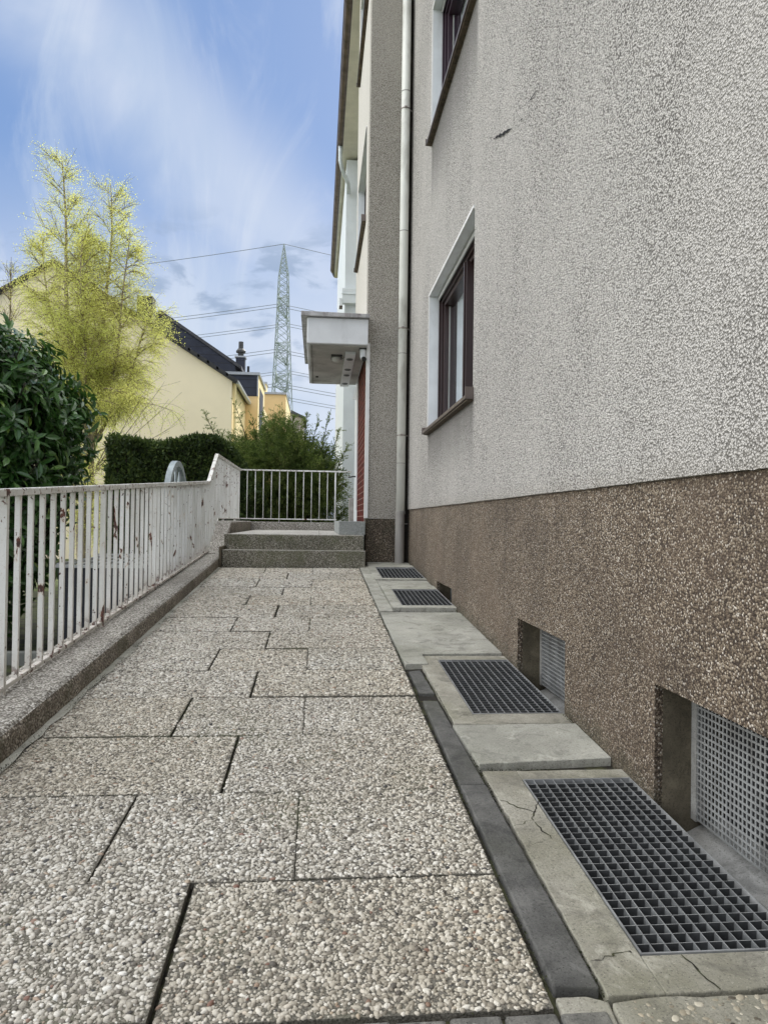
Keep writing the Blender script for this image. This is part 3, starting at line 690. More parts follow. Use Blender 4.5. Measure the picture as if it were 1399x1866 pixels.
# ------------------------------------------------------------------ the house on the right
WX, PX = 1.050, 1.064
def house():
    H = empty('apartment_building', (1.06, 4, 0), 'large apartment building in grey roughcast over a brown pebbledash plinth, filling the right side', 'building')
    def wall_x(m, X, y0, y1, z0, z1, holes, flip=False):
        ys = sorted({y0, y1, *[h[0] for h in holes], *[h[1] for h in holes]}); zs = sorted({z0, z1, *[h[2] for h in holes], *[h[3] for h in holes]})
        for a, b in zip(ys, ys[1:]):
            for c, d in zip(zs, zs[1:]):
                cy, cz = (a + b) / 2, (c + d) / 2
                if any(h[0] < cy < h[1] and h[2] < cz < h[3] for h in holes): continue
                m.quad((X, a, c), (X, b, c), (X, b, d), (X, a, d))
    wins = [(5.02, 7.06, 1.90, 3.175), (5.02, 7.06, 4.715, 5.975), (5.02, 7.06, 7.5, 8.76), (.4, 2.1, 7.5, 8.76)]
    wins = wins[:3]
    m = MB(); wall_x(m, WX, -3.0, 8.68, 1.14, 9.4, wins)
    m.quad((WX, -3, 1.14), (WX, 8.68, 1.14), (WX + .03, 8.68, 1.137), (WX + .03, -3, 1.137))
    m.build('wall', 'plaster', H)
    m = MB(); V = []; n = 420
    for i in range(n + 1):
        y = -.5 + 9.18 * i / n; z = 1.142 - abs(random.gauss(0, .0016)) - .0022 * (1 + math.sin(y * 5)) * .5; V += [(WX - .0015, y, 1.146), (WX - .0015, y, z), (WX + .02, y, z)]
    m.add(V, [f for i in range(n) for f in ((3 * i, 3 * i + 3, 3 * i + 4, 3 * i + 1), (3 * i + 1, 3 * i + 4, 3 * i + 5, 3 * i + 2))]); m.build('plaster_edge', 'plaster', H)
    m = MB()                          # other sides of the block, for the daylight's sake
    m.quad((1.05, -3, -.4), (12, -3, -.4), (12, -3, 9.4), (1.05, -3, 9.4)); m.quad((12, -3, -.4), (12, 25, -.4), (12, 25, 9.4), (12, -3, 9.4)); m.quad((.56, 25, -.4), (12, 25, -.4), (12, 25, 9.4), (.56, 25, 9.4))
    m.build('rear_walls', 'plaster_far', H)
    # scuff marks on the plaster
    for (y0, z0, y1, z1, w, n) in ((4.47, 3.37, 4.02, 3.20, .009, 26), (3.70, 3.165, 3.54, 3.135, .0030, 8), (3.86, 3.155, 3.80, 3.135, .0025, 4)):
        m = MB(); V = []; k = n // 2 + 3; dy, dz = y1 - y0, z1 - z0; L = math.hypot(dy, dz)
        for i in range(k + 1):
            f = i / k; r = w * random.uniform(.15, 1.5) * (math.sin(math.pi * (.06 + .88 * f))) + .0006; o = random.uniform(-.4, .4) * w
            V += [(WX - .006, y0 + dy * f - dz / L * (o + r), z0 + dz * f + dy / L * (o + r)), (WX - .006, y0 + dy * f - dz / L * (o - r), z0 + dz * f + dy / L * (o - r))]
        m.add(V, [(2 * i, 2 * i + 2, 2 * i + 3, 2 * i + 1) for i in range(k)])
        m.build('scuff_mark', 'scuff_black', H)
    # plinth
    bas = [(.95, 2.25, -.5, .50), (3.10, 3.855, -.5, .495), (5.80, 6.53, -.2, .472), (7.33, 8.19, -.1, .455)]
    m = MB(); wall_x(m, PX, -3.0, 8.68, -.5, 1.137, bas)
    m.build('plinth', 'plinth', H)
    for i, (y0, y1, z0, z1) in enumerate(bas):
        m = MB(); D = 1.19; lip = PX + .028
        w = MB()                      # rough pebbledash lip then plain concrete reveal
        w.mi = 0
        for (ya, yb) in ((y1, y1), ):
            w.quad((PX, y1, z0), (lip, y1 + .004, z0), (lip, y1 + .004, z1), (PX, y1, z1))
        w.quad((PX, y0, z1), (PX, y1, z1), (lip, y1, z1 + .003), (lip, y0, z1 + .003))
        w.quad((PX, y0, z0), (PX, y0, z1), (lip, y0, z1), (lip, y0, z0))
        w.mi = 1
        w.quad((lip, y1 + .004, z0), (D + .3, y1 + .004, z0), (D + .3, y1 + .004, z1), (lip, y1 + .004, z1))
        w.quad((lip, y0, z1 + .003), (lip, y1 + .004, z1 + .003), (D + .3, y1 + .004, z1 + .003), (D + .3, y0, z1 + .003))
        w.quad((lip, y0, z0), (lip, y0, z1), (D + .3, y0, z1), (D + .3, y0, z0))
        fr = w.build('basement_window', ['plinth', 'concrete_dark'], H)
        zb = P(y0) - .03 if i == 0 else P((y0 + y1) / 2) - .06
        if i == 0: zb = .075
        # dark room behind and concrete sill below the guard
        m = MB(); m.quad((D + .10, y0, -.6), (D + .10, y1, -.6), (D + .10, y1, z1), (D + .10, y0, z1)); m.build('pane', 'room_dark', fr)
        m = MB(); m.hexa([(D - .035, y0, -.6), (D + .09, y0, -.6), (D + .09, y1, -.6), (D - .035, y1, -.6), (D - .035, y0, zb - .05), (D + .09, y0, zb + .008), (D + .09, y1, zb + .008), (D - .035, y1, zb - .05)])
        m.build('sill', 'sill_concrete', fr)
        # punched steel guard
        pit = .0205 if i < 2 else .026; hol = .0145 if i < 2 else .019
        a = y0 + .012; b = y1 - .028 if i < 2 else y1 - .02; c0 = zb + .010; d0 = z1 - .004
        nx = int((b - a) / pit); nz = int((d0 - c0) / pit); m = MB()
        a = b - nx * pit
        for q in range(nx + 1):
            y = a + q * pit; m.box(D, D + .003, y - (pit - hol) / 2, y + (pit - hol) / 2, c0, d0)
        for q in range(nz + 1):
            z = c0 + q * pit; m.box(D - .0022, D + .0008, a, b, z - (pit - hol) / 2, z + (pit - hol) / 2)
        m.build('guard_mesh', 'mesh_steel', fr)
        m = MB(); m.box(D - .004, D + .02, b, y1 + .003, c0 - .01, d0 + .004); m.build('guard_frame', 'sill_concrete' if i < 2 else 'galvanised_dark', fr)
    # windows in the roughcast wall
    def window(y0, y1, z0, z1, X, curtain=True, deep=.085, sillx=.055, mull=.385, simple=False, dark='window_brown'):
        f = MB(); a = X + deep; w = .055
        # roller-shutter guide, outer frame, sash: three nested rings stepping back
        rings = [(a, a + .035, 0, .026), (a + .018, a + .075, .024, .066), (a + .04, a + .105, .064, .105)]
        for (xa, xb, o0, o1) in rings:
            f.box(xa, xb, y1 - o1, y1 - o0, z0, z1); f.box(xa, xb, y0 + o0, y0 + o1, z0, z1)
            f.box(xa, xb, y0 + o1, y1 - o1, z1 - o1 - .01, z1 - o0); f.box(xa, xb, y0 + o1, y1 - o1, z0 + o0, z0 + o1)
        ym = y0 + (y1 - y0) * mull
        f.box(a + .012, a + .105, ym - .034, ym + .034, z0 + .1, z1 - .1); f.box(a - .004, a + .1, ym - .014, ym + .014, z0 + .1, z1 - .1)
        fr = f.build('window', dark, H, bevel=.003)
        g = MB(); gx = a + .088
        [g.quad((gx, ya, z0 + .09), (gx, yb, z0 + .09), (gx, yb, z1 - .10), (gx, ya, z1 - .10)) for ya, yb in ((y0 + .10, ym - .03), (ym + .03, y1 - .10))]; g.build('pane', 'glass', fr)
        for yb in (ym - .036, y1 - .107):
            g = MB(); g.box(gx - .006, gx - .001, yb - .012, yb, z0 + .10, z1 - .12); g.build('gasket', 'gasket', fr)
        # white painted reveals and proud painted border
        g = MB()
        g.quad((X, y1, z0), (a + .02, y1, z0), (a + .02, y1, z1), (X, y1, z1)); g.quad((X, y0, z1), (X, y1, z1), (a + .02, y1, z1), (a + .02, y0, z1)); g.quad((X, y0, z0), (a + .02, y0, z0), (a + .02, y0, z1), (X, y0, z1))
        g.build('reveal', 'reveal_white', fr)
        g = MB(); g.box(X - .012, X + .01, y1 + .001, y1 + .022, z0 - .03, z1 + .022); g.box(X - .012, X + .01, y0 + .0, y1 + .001, z1 + .001, z1 + .022); g.build('border', 'trim_white', fr)
        # shutter slot rail
        g = MB(); g.box(a - .012, a - .002, y0 + .01, y1 - .03, z1 - .05, z1 - .006); g.build('shutter_rail', 'zinc_light', fr)
        # sill: folded sheet on a stone bed, upturned ends
        g = MB(); g.hexa([(X - sillx, y0 - .03, z0 - .050), (a, y0 - .03, z0 - .028), (a, y1 + .04, z0 - .028), (X - sillx, y1 + .04, z0 - .050),
                          (X - sillx, y0 - .03, z0 - .022), (a, y0 - .03, z0 + .0), (a, y1 + .04, z0 + .0), (X - sillx, y1 + .04, z0 - .022)])
        g.box(X - sillx - .006, X + .0, y0 - .036, y0 - .028, z0 - .055, z0 + .03); g.box(X - sillx - .006, X + .0, y1 + .038, y1 + .046, z0 - .055, z0 + .012)
        s = g.build('sill', 'sill_metal', fr, bevel=.003)
        g = MB(); g.hexa([(X - sillx + .012, y0 - .02, z0 - .062), (X + .02, y0 - .02, z0 - .066), (X + .02, y1 + .03, z0 - .066), (X - sillx + .012, y1 + .03, z0 - .062),
                          (X - sillx + .012, y0 - .02, z0 - .050), (X + .02, y0 - .02, z0 - .04), (X + .02, y1 + .03, z0 - .04), (X - sillx + .012, y1 + .03, z0 - .050)]); g.build('sill_bed', 'sill_under', fr)
        # curtain folds and the room
        if curtain:
            c = MB(); V = []; n = 90; ya, yb = y0 + .1, y1 - .13
            for q in range(n + 1):
                y = ya + (yb - ya) * q / n; x = gx + .026 + .012 * math.sin(q * 1.1) + .006 * math.sin(q * 2.7)
                V += [(x, y, z0 - .1), (x, y, z1 - .02)]
            c.add(V, [(2 * q, 2 * q + 2, 2 * q + 3, 2 * q + 1) for q in range(n)]); c.build('curtain', 'curtain', fr, smooth=True)
        r = MB(); r.quad((gx + .5, y0 - .4, z0 - .3), (gx + .5, y1 + .4, z0 - .3), (gx + .5, y1 + .4, z1 + .3), (gx + .5, y0 - .4, z1 + .3))
        r.quad((a + .11, y1 + .1, z0 - .3), (gx + .5, y1 + .1, z0 - .3), (gx + .5, y1 + .1, z1 + .3), (a + .11, y1 + .1, z1 + .3)); r.quad((a + .11, y0 - .1, z1 + .1), (gx + .5, y0 - .1, z1 + .1), (gx + .5, y1 + .1, z1 + .1), (a + .11, y1 + .1, z1 + .1))
        r.build('room', 'room_dark', fr); return fr
    window(*wins[0], WX); window(*wins[1], WX, dark='window_plum', curtain=False); window(*wins[2], WX)
    # pier and entrance bay: x = .55, y 8.68 .. 11.75
    BX = .552
    m = MB(); m.box(BX, WX - .032, 8.68, 8.95, 1.03, 9.4)
    pier = m.build('pier', 'plaster_pier', H)
    m = MB(); m.box(BX + .008, WX - .030, 8.688, 8.95, .40, 1.028); m.build('pier_plinth', 'plinth_pier', H)
    m = MB(); m.box(WX - .034, WX + .02, 8.700, 8.74, .4, 9.4); m.build('expansion_joint', 'groove_dark', H)
    bw = [(9.36, 11.25, 4.86, 6.02), (9.36, 11.25, 7.72, 8.85)]
    m = MB(); wall_x(m, BX, 8.951, 11.75, 3.2, 9.4, bw); m.quad((BX, 11.75, 3.2), (1.4, 11.75, 3.2), (1.4, 11.75, 9.4), (BX, 11.75, 9.4)); m.build('bay_wall', 'plaster_far', H)
    for w in bw: window(*w, BX, curtain=True, deep=.09, sillx=.055)
    # red tiles, white corner trims, door
    m = MB(); m.quad((BX + .006, 8.951, .99), (BX + .006, 10.66, .99), (BX + .006, 10.66, 3.2), (BX + .006, 8.951, 3.2)); m.build('tile_panel', 'red_tile', H)
    m = MB(); m.box(BX - .012, BX + .03, 8.664, 8.698, 1.035, 3.09); m.build('corner_trim', 'trim_white', H)
    m = MB(); m.box(BX - .010, BX + .03, 10.66, 10.80, 1.16, 3.2); m.build('corner_trim', 'trim_white', H)
    m = MB(); m.box(BX + .012, BX + .06, 10.80, 11.75, .99, 3.2); dr = m.build('door', 'door_white', H)
    m = MB(); m.tube([(BX + .02, 10.95, 1.655), (BX - .05, 10.95, 1.655)], .011, 8); m.tube([(BX - .045, 10.95, 1.655), (BX - .058, 10.98, 1.652), (BX - .10, 11.05, 1.648)], .011, 8); m.build('handle', 'black_plastic', dr, smooth=True)
    m = MB(); m.box(BX + .0, BX + .014, 10.90, 10.94, 1.86, 1.92); m.build('lock', 'black_plastic', dr)
    m = MB(); m.box(BX - .06, BX + .02, 11.76, 11.92, .83, 1.36); m.build('end_pier', 'pier_grey', H, bevel=.006)
    m = MB(); m.hexa([(BX - .05, 11.3, 2.86), (BX + .01, 11.3, 2.86), (BX + .01, 11.34, 2.86), (BX - .05, 11.34, 2.86), (BX - .0, 11.3, 3.08), (BX + .012, 11.3, 3.08), (BX + .012, 11.34, 3.08), (BX - .0, 11.34, 3.08)]); m.build('bracket', 'trim_white', H)
    # grey granite doorstep
    m = MB(); m.box(.243, .55, 8.58, 10.9, .835, .992); m.build('doorstep', 'granite', H, bevel=.006)
    # recess and wing behind
    m = MB(); m.quad((1.4, 11.75, .5), (1.4, 17, .5), (1.4, 17, 9.4), (1.4, 11.75, 9.4)); m.build('recess_wall', 'plaster_far', H)
    m = MB(); m.box(.545, 1.4, 17.0, 25.0, -.3, 9.33); m.build('wing', 'bay_white', H)
    m = MB(); m.box(.475, .84, 16.86, 17.0, 5.97, 6.32); m.box(.46, .84, 16.84, 16.86, 6.17, 6.20); m.box(.415, .49, 16.84, 17.0, 5.90, 6.08); m.build('cornice', 'bay_white', H, bevel=.01)
    m = MB(); m.box(.415, .49, 16.835, 16.995, 5.86, 5.90); m.build('bracket', 'gutter_metal', H)
    m = MB(); m.quad((.44, 8.9, 9.405), (.44, 25.6, 9.405), (1.5, 25.6, 9.405), (1.5, 8.9, 9.405)); m.build('soffit', 'soffit_cream', H)
    # thin dark cable lines on the soffit
    rf = MB(); rf.hexa([(.42, -3.2, 9.43), (6.6, -3.2, 13.0), (6.6, 25.6, 13.0), (.42, 25.6, 9.43), (.36, -3.2, 9.55), (6.6, -3.2, 13.15), (6.6, 25.6, 13.15), (.36, 25.6, 9.55)])
    rf.hexa([(6.6, -3.2, 13.0), (12.4, -3.2, 9.43), (12.4, 25.6, 9.43), (6.6, 25.6, 13.0), (6.6, -3.2, 13.15), (12.4, -3.2, 9.55), (12.4, 25.6, 9.55), (6.6, 25.6, 13.15)]); rf.build('roof', 'roof_dark', H)
    # gutter: half round with seams
    def halfround(ya, yb, X, Z, r, mat, nm):
        g = MB(); V = []; n = 10; yy = [ya, yb]
        for y in yy:
            for k in range(n + 1): a = math.pi + math.pi * k / n; V.append((X + r * math.cos(a), y, Z + r * math.sin(a)))
        g.add(V, [(k, k + 1, n + 2 + k, n + 1 + k) for k in range(n)])
        g.add([(X - r, yb, Z)] + [(X + r * math.cos(math.pi + math.pi * k / n), yb, Z + r * math.sin(math.pi + math.pi * k / n)) for k in range(1, n + 1)], [tuple(range(n + 1))])
        g.tube([(X - r, ya, Z), (X - r, yb, Z)], .012, 6)
        return g.build(nm, mat, H, smooth=False)
    gt = halfround(-3.2, 25.1, .385, 9.47, .075, 'gutter_metal', 'gutter')
    for k in range(16):
        y = 11.0 + k * .92; g = MB(); V = []; n = 10
        for yy in (y, y + .035):
            for q in range(n + 1): a = math.pi + math.pi * q / n; V.append((.385 + .081 * math.cos(a), yy, 9.47 + .081 * math.sin(a)))
        g.add(V, [(q, q + 1, n + 2 + q, n + 1 + q) for q in range(n)]); g.build('bracket', 'gutter_metal', gt)
    m = MB(); m.tube([(.385, 16.55, 9.43), (.385, 16.55, 9.28), (.385, 16.57, 9.10), (.43, 16.62, 8.93), (.50, 16.70, 8.80), (.58, 16.85, 8.70), (.60, 16.93, 8.5)], [.05, .045, .045, .045, .045, .045, .045], 10); m.build('outlet_pipe', 'gutter_zinc', H, smooth=True)
    # canopy over the entrance
    m = MB(); m.box(-.155, BX - .002, 8.52, 11.05, 3.035, 3.335); ca = m.build('canopy', 'canopy_white', H, bevel=.01)
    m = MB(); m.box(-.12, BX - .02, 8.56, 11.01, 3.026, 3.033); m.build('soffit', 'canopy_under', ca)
    m = MB(); m.box(-.100, -.094, 8.60, 10.98, 3.022, 3.027); m.build('groove', 'black_plastic', ca)
    m = MB(); m.hexa([(-.225, 8.47, 3.338), (BX + .012, 8.47, 3.338), (BX + .012, 11.12, 3.338), (-.225, 11.12, 3.338), (-.225, 8.47, 3.392), (BX + .012, 8.47, 3.382), (BX + .012, 11.12, 3.382), (-.225, 11.12, 3.392)]); m.build('cap_sheet', 'canopy_cap', ca, bevel=.004)
    m = MB(); m.box(.300, .425, 8.84, 11.0, 2.992, 3.026); st = m.build('light_strip', 'canopy_white', ca, bevel=.003)
    for k, y in enumerate((9.10, 9.72, 10.10, 10.72)):
        m = MB(); m.tube([(.362, y, 2.993), (.362, y, 2.980)], .042, 14); sp_ = m.build('spotlight', 'galvanised_dark', st); m = MB(); m.tube([(.362, y, 2.9815), (.362, y, 2.976)], .030, 12); m.build('lens', 'black_plastic', sp_)
    m = MB(); m.box(.135, .27, 9.02, 9.25, 3.008, 3.026); sn = m.build('sensor_lamp', 'black_plastic', ca); m = MB(); m.tube([(.20, 9.13, 3.010), (.20, 9.13, 2.975), (.20, 9.13, 2.955)], [.058, .055, .030], 16); m.build('lens', 'grey_plastic', sn, smooth=False)
    m = MB(); m.tube([(.255, 9.2, 3.018), (.28, 9.14, 3.005), (.302, 9.06, 3.010)], .004, 5); m.build('cable', 'black_plastic', sn)
    m = MB(); m.tube([(-.04, 10.45, 3.027), (-.04, 10.45, 3.012)], .020, 10); m.build('vent_hole', 'black_plastic', ca)
    m = MB(); m.box(.455, .54, 8.62, 8.72, 3.012, 3.026); cm = m.build('camera_mount', 'black_plastic', ca); m = MB(); m.tube([(.498, 8.67, 3.013), (.500, 8.66, 2.93), (.506, 8.63, 2.90)], [.034, .034, .032], 12); m.build('camera_body', 'reveal_white', cm); m = MB(); m.tube([(.506, 8.63, 2.90), (.512, 8.605, 2.885)], .028, 12); m.build('lens', 'black_plastic', cm)
    # downpipe
    cx, cy = .958, 8.598; r = .0515
    m = MB(); m.tube([(cx, cy, 1.11), (cx, cy, 9.3)], r, 24); dp = m.build('downpipe', 'pipe_white', H, smooth=True)
    m = MB(); m.tube([(cx - .004, cy, .47), (cx - .003, cy, 1.09)], r + .0035, 24); m.tube([(cx, cy, 1.085), (cx, cy, 1.118)], r + .009, 24); m.build('standpipe', 'pipe_grey', dp)
    for z in (1.675, 2.96, 4.40, 6.05, 7.6):
        m = MB(); m.tube([(cx, cy, z), (cx, cy, z + .007)], r + .0035, 24); m.build('joint_ring', 'pipe_grey', dp)
    for z in (.965, 1.998, 3.252, 5.84, 8.2):
        m = MB(); m.tube([(cx, cy, z), (cx, cy, z + .014)], r + .004 if z > 1 else r + .008, 24); m.bar((cx + r, cy, z + .007), (WX, cy + .04, z + .007), .008, .012); m.box(cx - .018, cx + .014, cy - r - .016, cy - r - .002, z - .002, z + .018); m.build('clamp', 'rusty_clamp' if z > 1 else 'pipe_grey', dp)
house()

# ------------------------------------------------------------------ railings
RX = -1.245
def railings():
    t = empty('ramp_railing', (RX, 3.08, P(3.08) + .1), 'long white iron railing with flaking rusty paint climbing the kerb on the left', 'railing')
    top = [(RX, 1.6, P(1.6) + .915), (RX, 8.58, P(8.58) + .915), (RX, 9.24, 1.788), (RX, 11.93, 1.788)]
    def topz(y): 
        for a, b in zip(top, top[1:]):
            if a[1] <= y <= b[1]: return a[2] + (b[2] - a[2]) * (y - a[1]) / (b[1] - a[1])
        return 1.788
    bot = [(RX, 1.6, P(1.6) + .135), (RX, 8.72, P(8.72) + .125), (RX, 9.40, 1.008), (RX, 11.93, 1.008)]
    def botz(y):
        for a, b in zip(bot, bot[1:]):
            if a[1] <= y <= b[1]: return a[2] + (b[2] - a[2]) * (y - a[1]) / (b[1] - a[1])
        return 1.008
    m = MB(); prof = [(-.022, -.016), (.022, -.016), (.022, .014), (-.022, .014)]; V = []
    for (x, y, z) in top: V += [(x + a, y, z + b) for a, b in prof]
    F = [(4 * i + k, 4 * i + (k + 1) % 4, 4 * i + 4 + (k + 1) % 4, 4 * i + 4 + k) for i in range(3) for k in range(4)] + [(0, 1, 2, 3), (12, 15, 14, 13)]
    m.add(V, F); m.build('handrail', 'white_paint', t, bevel=.003)
    m = MB(); prof = [(-.013, -.009), (.013, -.009), (.013, .009), (-.013, .009)]; V = []
    for (x, y, z) in bot: V += [(x + a, y, z + b) for a, b in prof]
    m.add(V, F); m.build('bottom_rail', 'white_paint', t, bevel=.002)
    y = 3.077 - .137 * 10; k = 0
    while y < 11.92:
        z1 = topz(y) - .014; z0 = botz(y) - (.0 if True else 0); post = (k - 10) % 10 == 0
        w = .0110 if not post else .0145
        m = MB()
        if post: z0 -= .135 if y < 8.6 else .03
        m.box(RX - w, RX + w, y - w * .8, y + w * .8, z0, z1); m.build('post' if post else 'baluster', 'white_paint', t)
        y += .137; k += 1
    t = empty('landing_railing', (-.4, 11.95, .97), 'white railing of thin round bars across the far end of the landing', 'railing')
    Y = 11.95
    m = MB(); m.bar((RX + .02, Y, 1.788), (.535, Y, 1.788), .030, .022); m.build('handrail', 'white_paint', t, bevel=.003)
    m = MB(); m.bar((RX + .02, Y, 1.012), (.30, Y, 1.012), .02, .016); m.build('bottom_rail', 'white_paint', t)
    x = -1.127
    for i in range(12):
        m = MB(); r = .0065 if i not in (11,) else .013
        m.tube([(x, Y, 1.01 if i not in (11, 4, 8) else .955), (x, Y, 1.785)], r, 8); m.build('baluster' if i != 11 else 'post', 'white_thin', t, smooth=True); x += .1275
railings()

# ------------------------------------------------------------------ garden pieces
def garden():
    o = MB().box(-5.5, -1.4, 5.62, 5.70, -.3, .005).build('edging_wall', 'edging_wall', bevel=.006)
    setp(o, 'low grey concrete edging in the soil behind the near end of the railing', 'garden edging')
    t = empty('garden_box', (-1.6, 6.5, -.1), 'dark navy storage box with a pale slatted lid standing below the railing', 'storage box')
    MB().box(-2.08, -1.40, 6.20, 7.3, -.15, .585).build('body', 'box_navy', t)
    m = MB()
    for z in (.18, .42): m.box(-2.08, -1.40, 6.192, 6.198, z, z + .008)
    m.build('panel_line', 'black_plastic', t)
    m = MB(); m.box(-2.10, -1.38, 6.17, 6.21, .590, .612); m.box(-2.10, -1.38, 7.3, 7.33, .632, .652); m.box(-2.10, -2.07, 6.21, 7.3, .60, .625)
    lid = m.build('lid', 'box_lid', t)
    m = MB(); x = -2.05
    while x < -1.4: m.hexa([(x, 6.21, .594), (x + .03, 6.21, .594), (x + .03, 7.3, .636), (x, 7.3, .636), (x, 6.21, .606), (x + .03, 6.21, .606), (x + .03, 7.3, .648), (x, 7.3, .648)]); x += .085
    m.build('slats', 'box_lid', lid)
    # wagon wheel leaning in the garden
    t = empty('wagon_wheel', (-1.80, 9.5, .55), 'grey blue painted wagon wheel rising behind the railing before the hedge', 'wheel')
    C = Vector((-1.80, 9.62, 1.10)); R = .63; ang = math.radians(22)
    ax = Vector((math.sin(ang) * 1.0, -math.cos(ang) * .0 - .0, 0))
    u = Vector((.01, .999, 0)).normalized(); n = Vector((.999, -.01, 0)); w = Vector((0, 0, 1))
    def ring(r0, r1, th, seg=56):
        m = MB(); V = []
        for k in range(seg):
            a = 2 * math.pi * k / seg; d = u * math.cos(a) + w * math.sin(a)
            V += [C + d * r0 - n * th, C + d * r1 - n * th, C + d * r1 + n * th, C + d * r0 + n * th]
        m.add(V, [(4 * k + j, 4 * k + (j + 1) % 4, 4 * ((k + 1) % seg) + (j + 1) % 4, 4 * ((k + 1) % seg) + j) for k in range(seg) for j in range(4)]); return m
    ring(R - .07, R, .035).build('rim', 'wheel_paint', t)
    m = MB(); m.tube([C - n * .09, C - n * .05, C + n * .05, C + n * .09], [.06, .09, .09, .06], 18); m.build('hub', 'wheel_paint', t)
    for k in range(12):
        a = 2 * math.pi * k / 12 + .1; d = u * math.cos(a) + w * math.sin(a); m = MB(); m.tube([C + d * .07, C + d * .3, C + d * (R - .06)], [.022, .017, .02], 8); m.build('spoke', 'wheel_paint', t, smooth=True)
garden()

# ------------------------------------------------------------------ houses beyond
def houses():
    t = empty('gable_house', (-8.3, 24, -.3), 'cream rendered house with its tall plain gable wall facing the path behind the birch', 'house')
    Yg, Yb = 24.0, 28.3; xe, ze = -2.80, 5.42; xp, zp = -8.35, 8.93; xl = -13.9
    m = MB(); m.prism([(xl, -.35), (xe, -.35), (xe, ze), (xp, zp), (xl, ze)], lambda p: (p[0], Yg, p[1]), lambda p: (p[0], Yb, p[1])); m.build('wall', 'cream_render', t)
    m = MB(); m.quad((xe + .006, Yg + .02, -.3), (xe + .006, Yb - .02, -.3), (xe + .006, Yb - .02, ze - .03), (xe + .006, Yg + .02, ze - .03)); m.build('side_wall', 'yellow_render', t)
    m = MB(); s = (zp - ze) / (xe - xp)
    for sg in (1, -1):
        ex = xe if sg > 0 else xl
        a = (xp, zp); b = (ex + sg * .12, ze - .12 * abs(s))
        m.hexa([(a[0], Yg - .10, a[1]), (b[0], Yg - .10, b[1]), (b[0], Yb, b[1]), (a[0], Yb, a[1]), (a[0], Yg - .10, a[1] + .14), (b[0], Yg - .10, b[1] + .14), (b[0], Yb, b[1] + .14), (a[0], Yb, a[1] + .14)])
    r = m.build('roof', 'roof_tile', t)
    for sg in (1, -1):      # lapped verge tiles
        m = MB(); ex = xe + .12 if sg > 0 else xl - .12; n = 19
        for k in range(n):
            f0, f1 = k / n, (k + 1) / n; xa = xp + (ex - xp) * f0; xb = xp + (ex - xp) * (f1 + .012); za = zp + .085 - s * abs(xa - xp); zb = zp + .105 - s * abs(xb - xp)
            m.hexa([(xa, Yg - .15, za - .05), (xb, Yg - .15, zb - .05), (xb, Yg + .15, zb - .05), (xa, Yg + .15, za - .05), (xa, Yg - .15, za + .05), (xb, Yg - .15, zb + .05), (xb, Yg + .15, zb + .05), (xa, Yg + .15, za + .05)])
        m.build('verge', 'verge_tile', r)
    m = MB(); m.tube([(xe + .17, Yg + .0, ze - .03), (xe + .17, Yb, ze - .03)], .065, 8); m.build('gutter', 'zinc_light', t)
    m = MB(); m.tube([(xe + .09, Yg + .12, -.3), (xe + .09, Yg + .12, ze - .05)], .045, 8); m.build('downpipe', 'yellow_render', t)
    m = MB(); m.box(-6.05, -5.55, 25, 25.5, 7.2, 8.35); ch = m.build('chimney', 'verge_tile', t)
    # second, taller house whose slate clad gable strip shows above the first
    t = empty('slate_gable_house', (-4, 28.3, -.3), 'taller house behind with dark slate cladding, slate dormer cheek and orange wall below', 'house')
    Y = 28.32
    m = MB(); m.prism([(-9.5, 5.9), (-3.2, 5.9), (-3.2, 6.9), (-5.97, 8.66), (-9.5, 6.4)], lambda p: (p[0], Y, p[1]), lambda p: (p[0], Y + 5.5, p[1])); m.build('gable_cladding', 'slate', t)
    m = MB(); a, b = (-5.97, 8.66), (-2.95, 6.66)
    m.hexa([(a[0], Y - .06, a[1]), (b[0], Y - .06, b[1]), (b[0], Y + 5.5, b[1]), (a[0], Y + 5.5, a[1]), (a[0], Y - .06, a[1] + .13), (b[0], Y - .06, b[1] + .13), (b[0], Y + 5.5, b[1] + .13), (a[0], Y + 5.5, a[1] + .13)])
    a, b = (-5.97, 8.66), (-9.6, 6.35)
    m.hexa([(b[0], Y - .06, b[1]), (a[0], Y - .06, a[1]), (a[0], Y + 5.5, a[1]), (b[0], Y + 5.5, b[1]), (b[0], Y - .06, b[1] + .13), (a[0], Y - .06, a[1] + .13), (a[0], Y + 5.5, a[1] + .13), (b[0], Y + 5.5, b[1] + .13)]); m.build('roof', 'roof_tile', t)
    m = MB(); m.box(-4.6, -2.33, Y - .01, Y + 3.2, 5.67, 6.46); dm = m.build('dormer', 'slate', t)
    m = MB(); m.box(-3.62, -2.26, Y - .08, Y + 3.3, 6.462, 6.565); m.build('flat_roof', 'coping', dm)
    m = MB(); m.box(-2.36, -2.318, Y - .03, Y + .02, 5.67, 6.46); m.build('corner_strip', 'coping', dm)
    m = MB(); m.box(-2.332, -2.316, Y + .02, Y + 3.2, 5.67, 6.46); m.build('front_wall', 'yellow_render', dm)
    m = MB(); m.box(-2.318, -2.308, Y + .6, Y + 2.4, 4.2, 6.1); m.build('window', 'slate', t)
    m = MB(); m.box(-4.6, -2.34, Y, Y + 5.5, -.3, 5.665); m.build('wall', 'orange_render', t)
    m = MB(); m.box(-2.339, -2.322, Y + .02, Y + 5.5, -.3, 5.665); m.build('front_wall', 'yellow_render', t)
    m = MB(); m.box(-3.43, -3.07, 30.6, 31.0, 6.8, 7.62); ch = m.build('chimney', 'slate', t)
    m = MB(); m.box(-3.47, -3.03, 30.56, 31.04, 7.62, 7.68); m.build('cap', 'coping', ch)
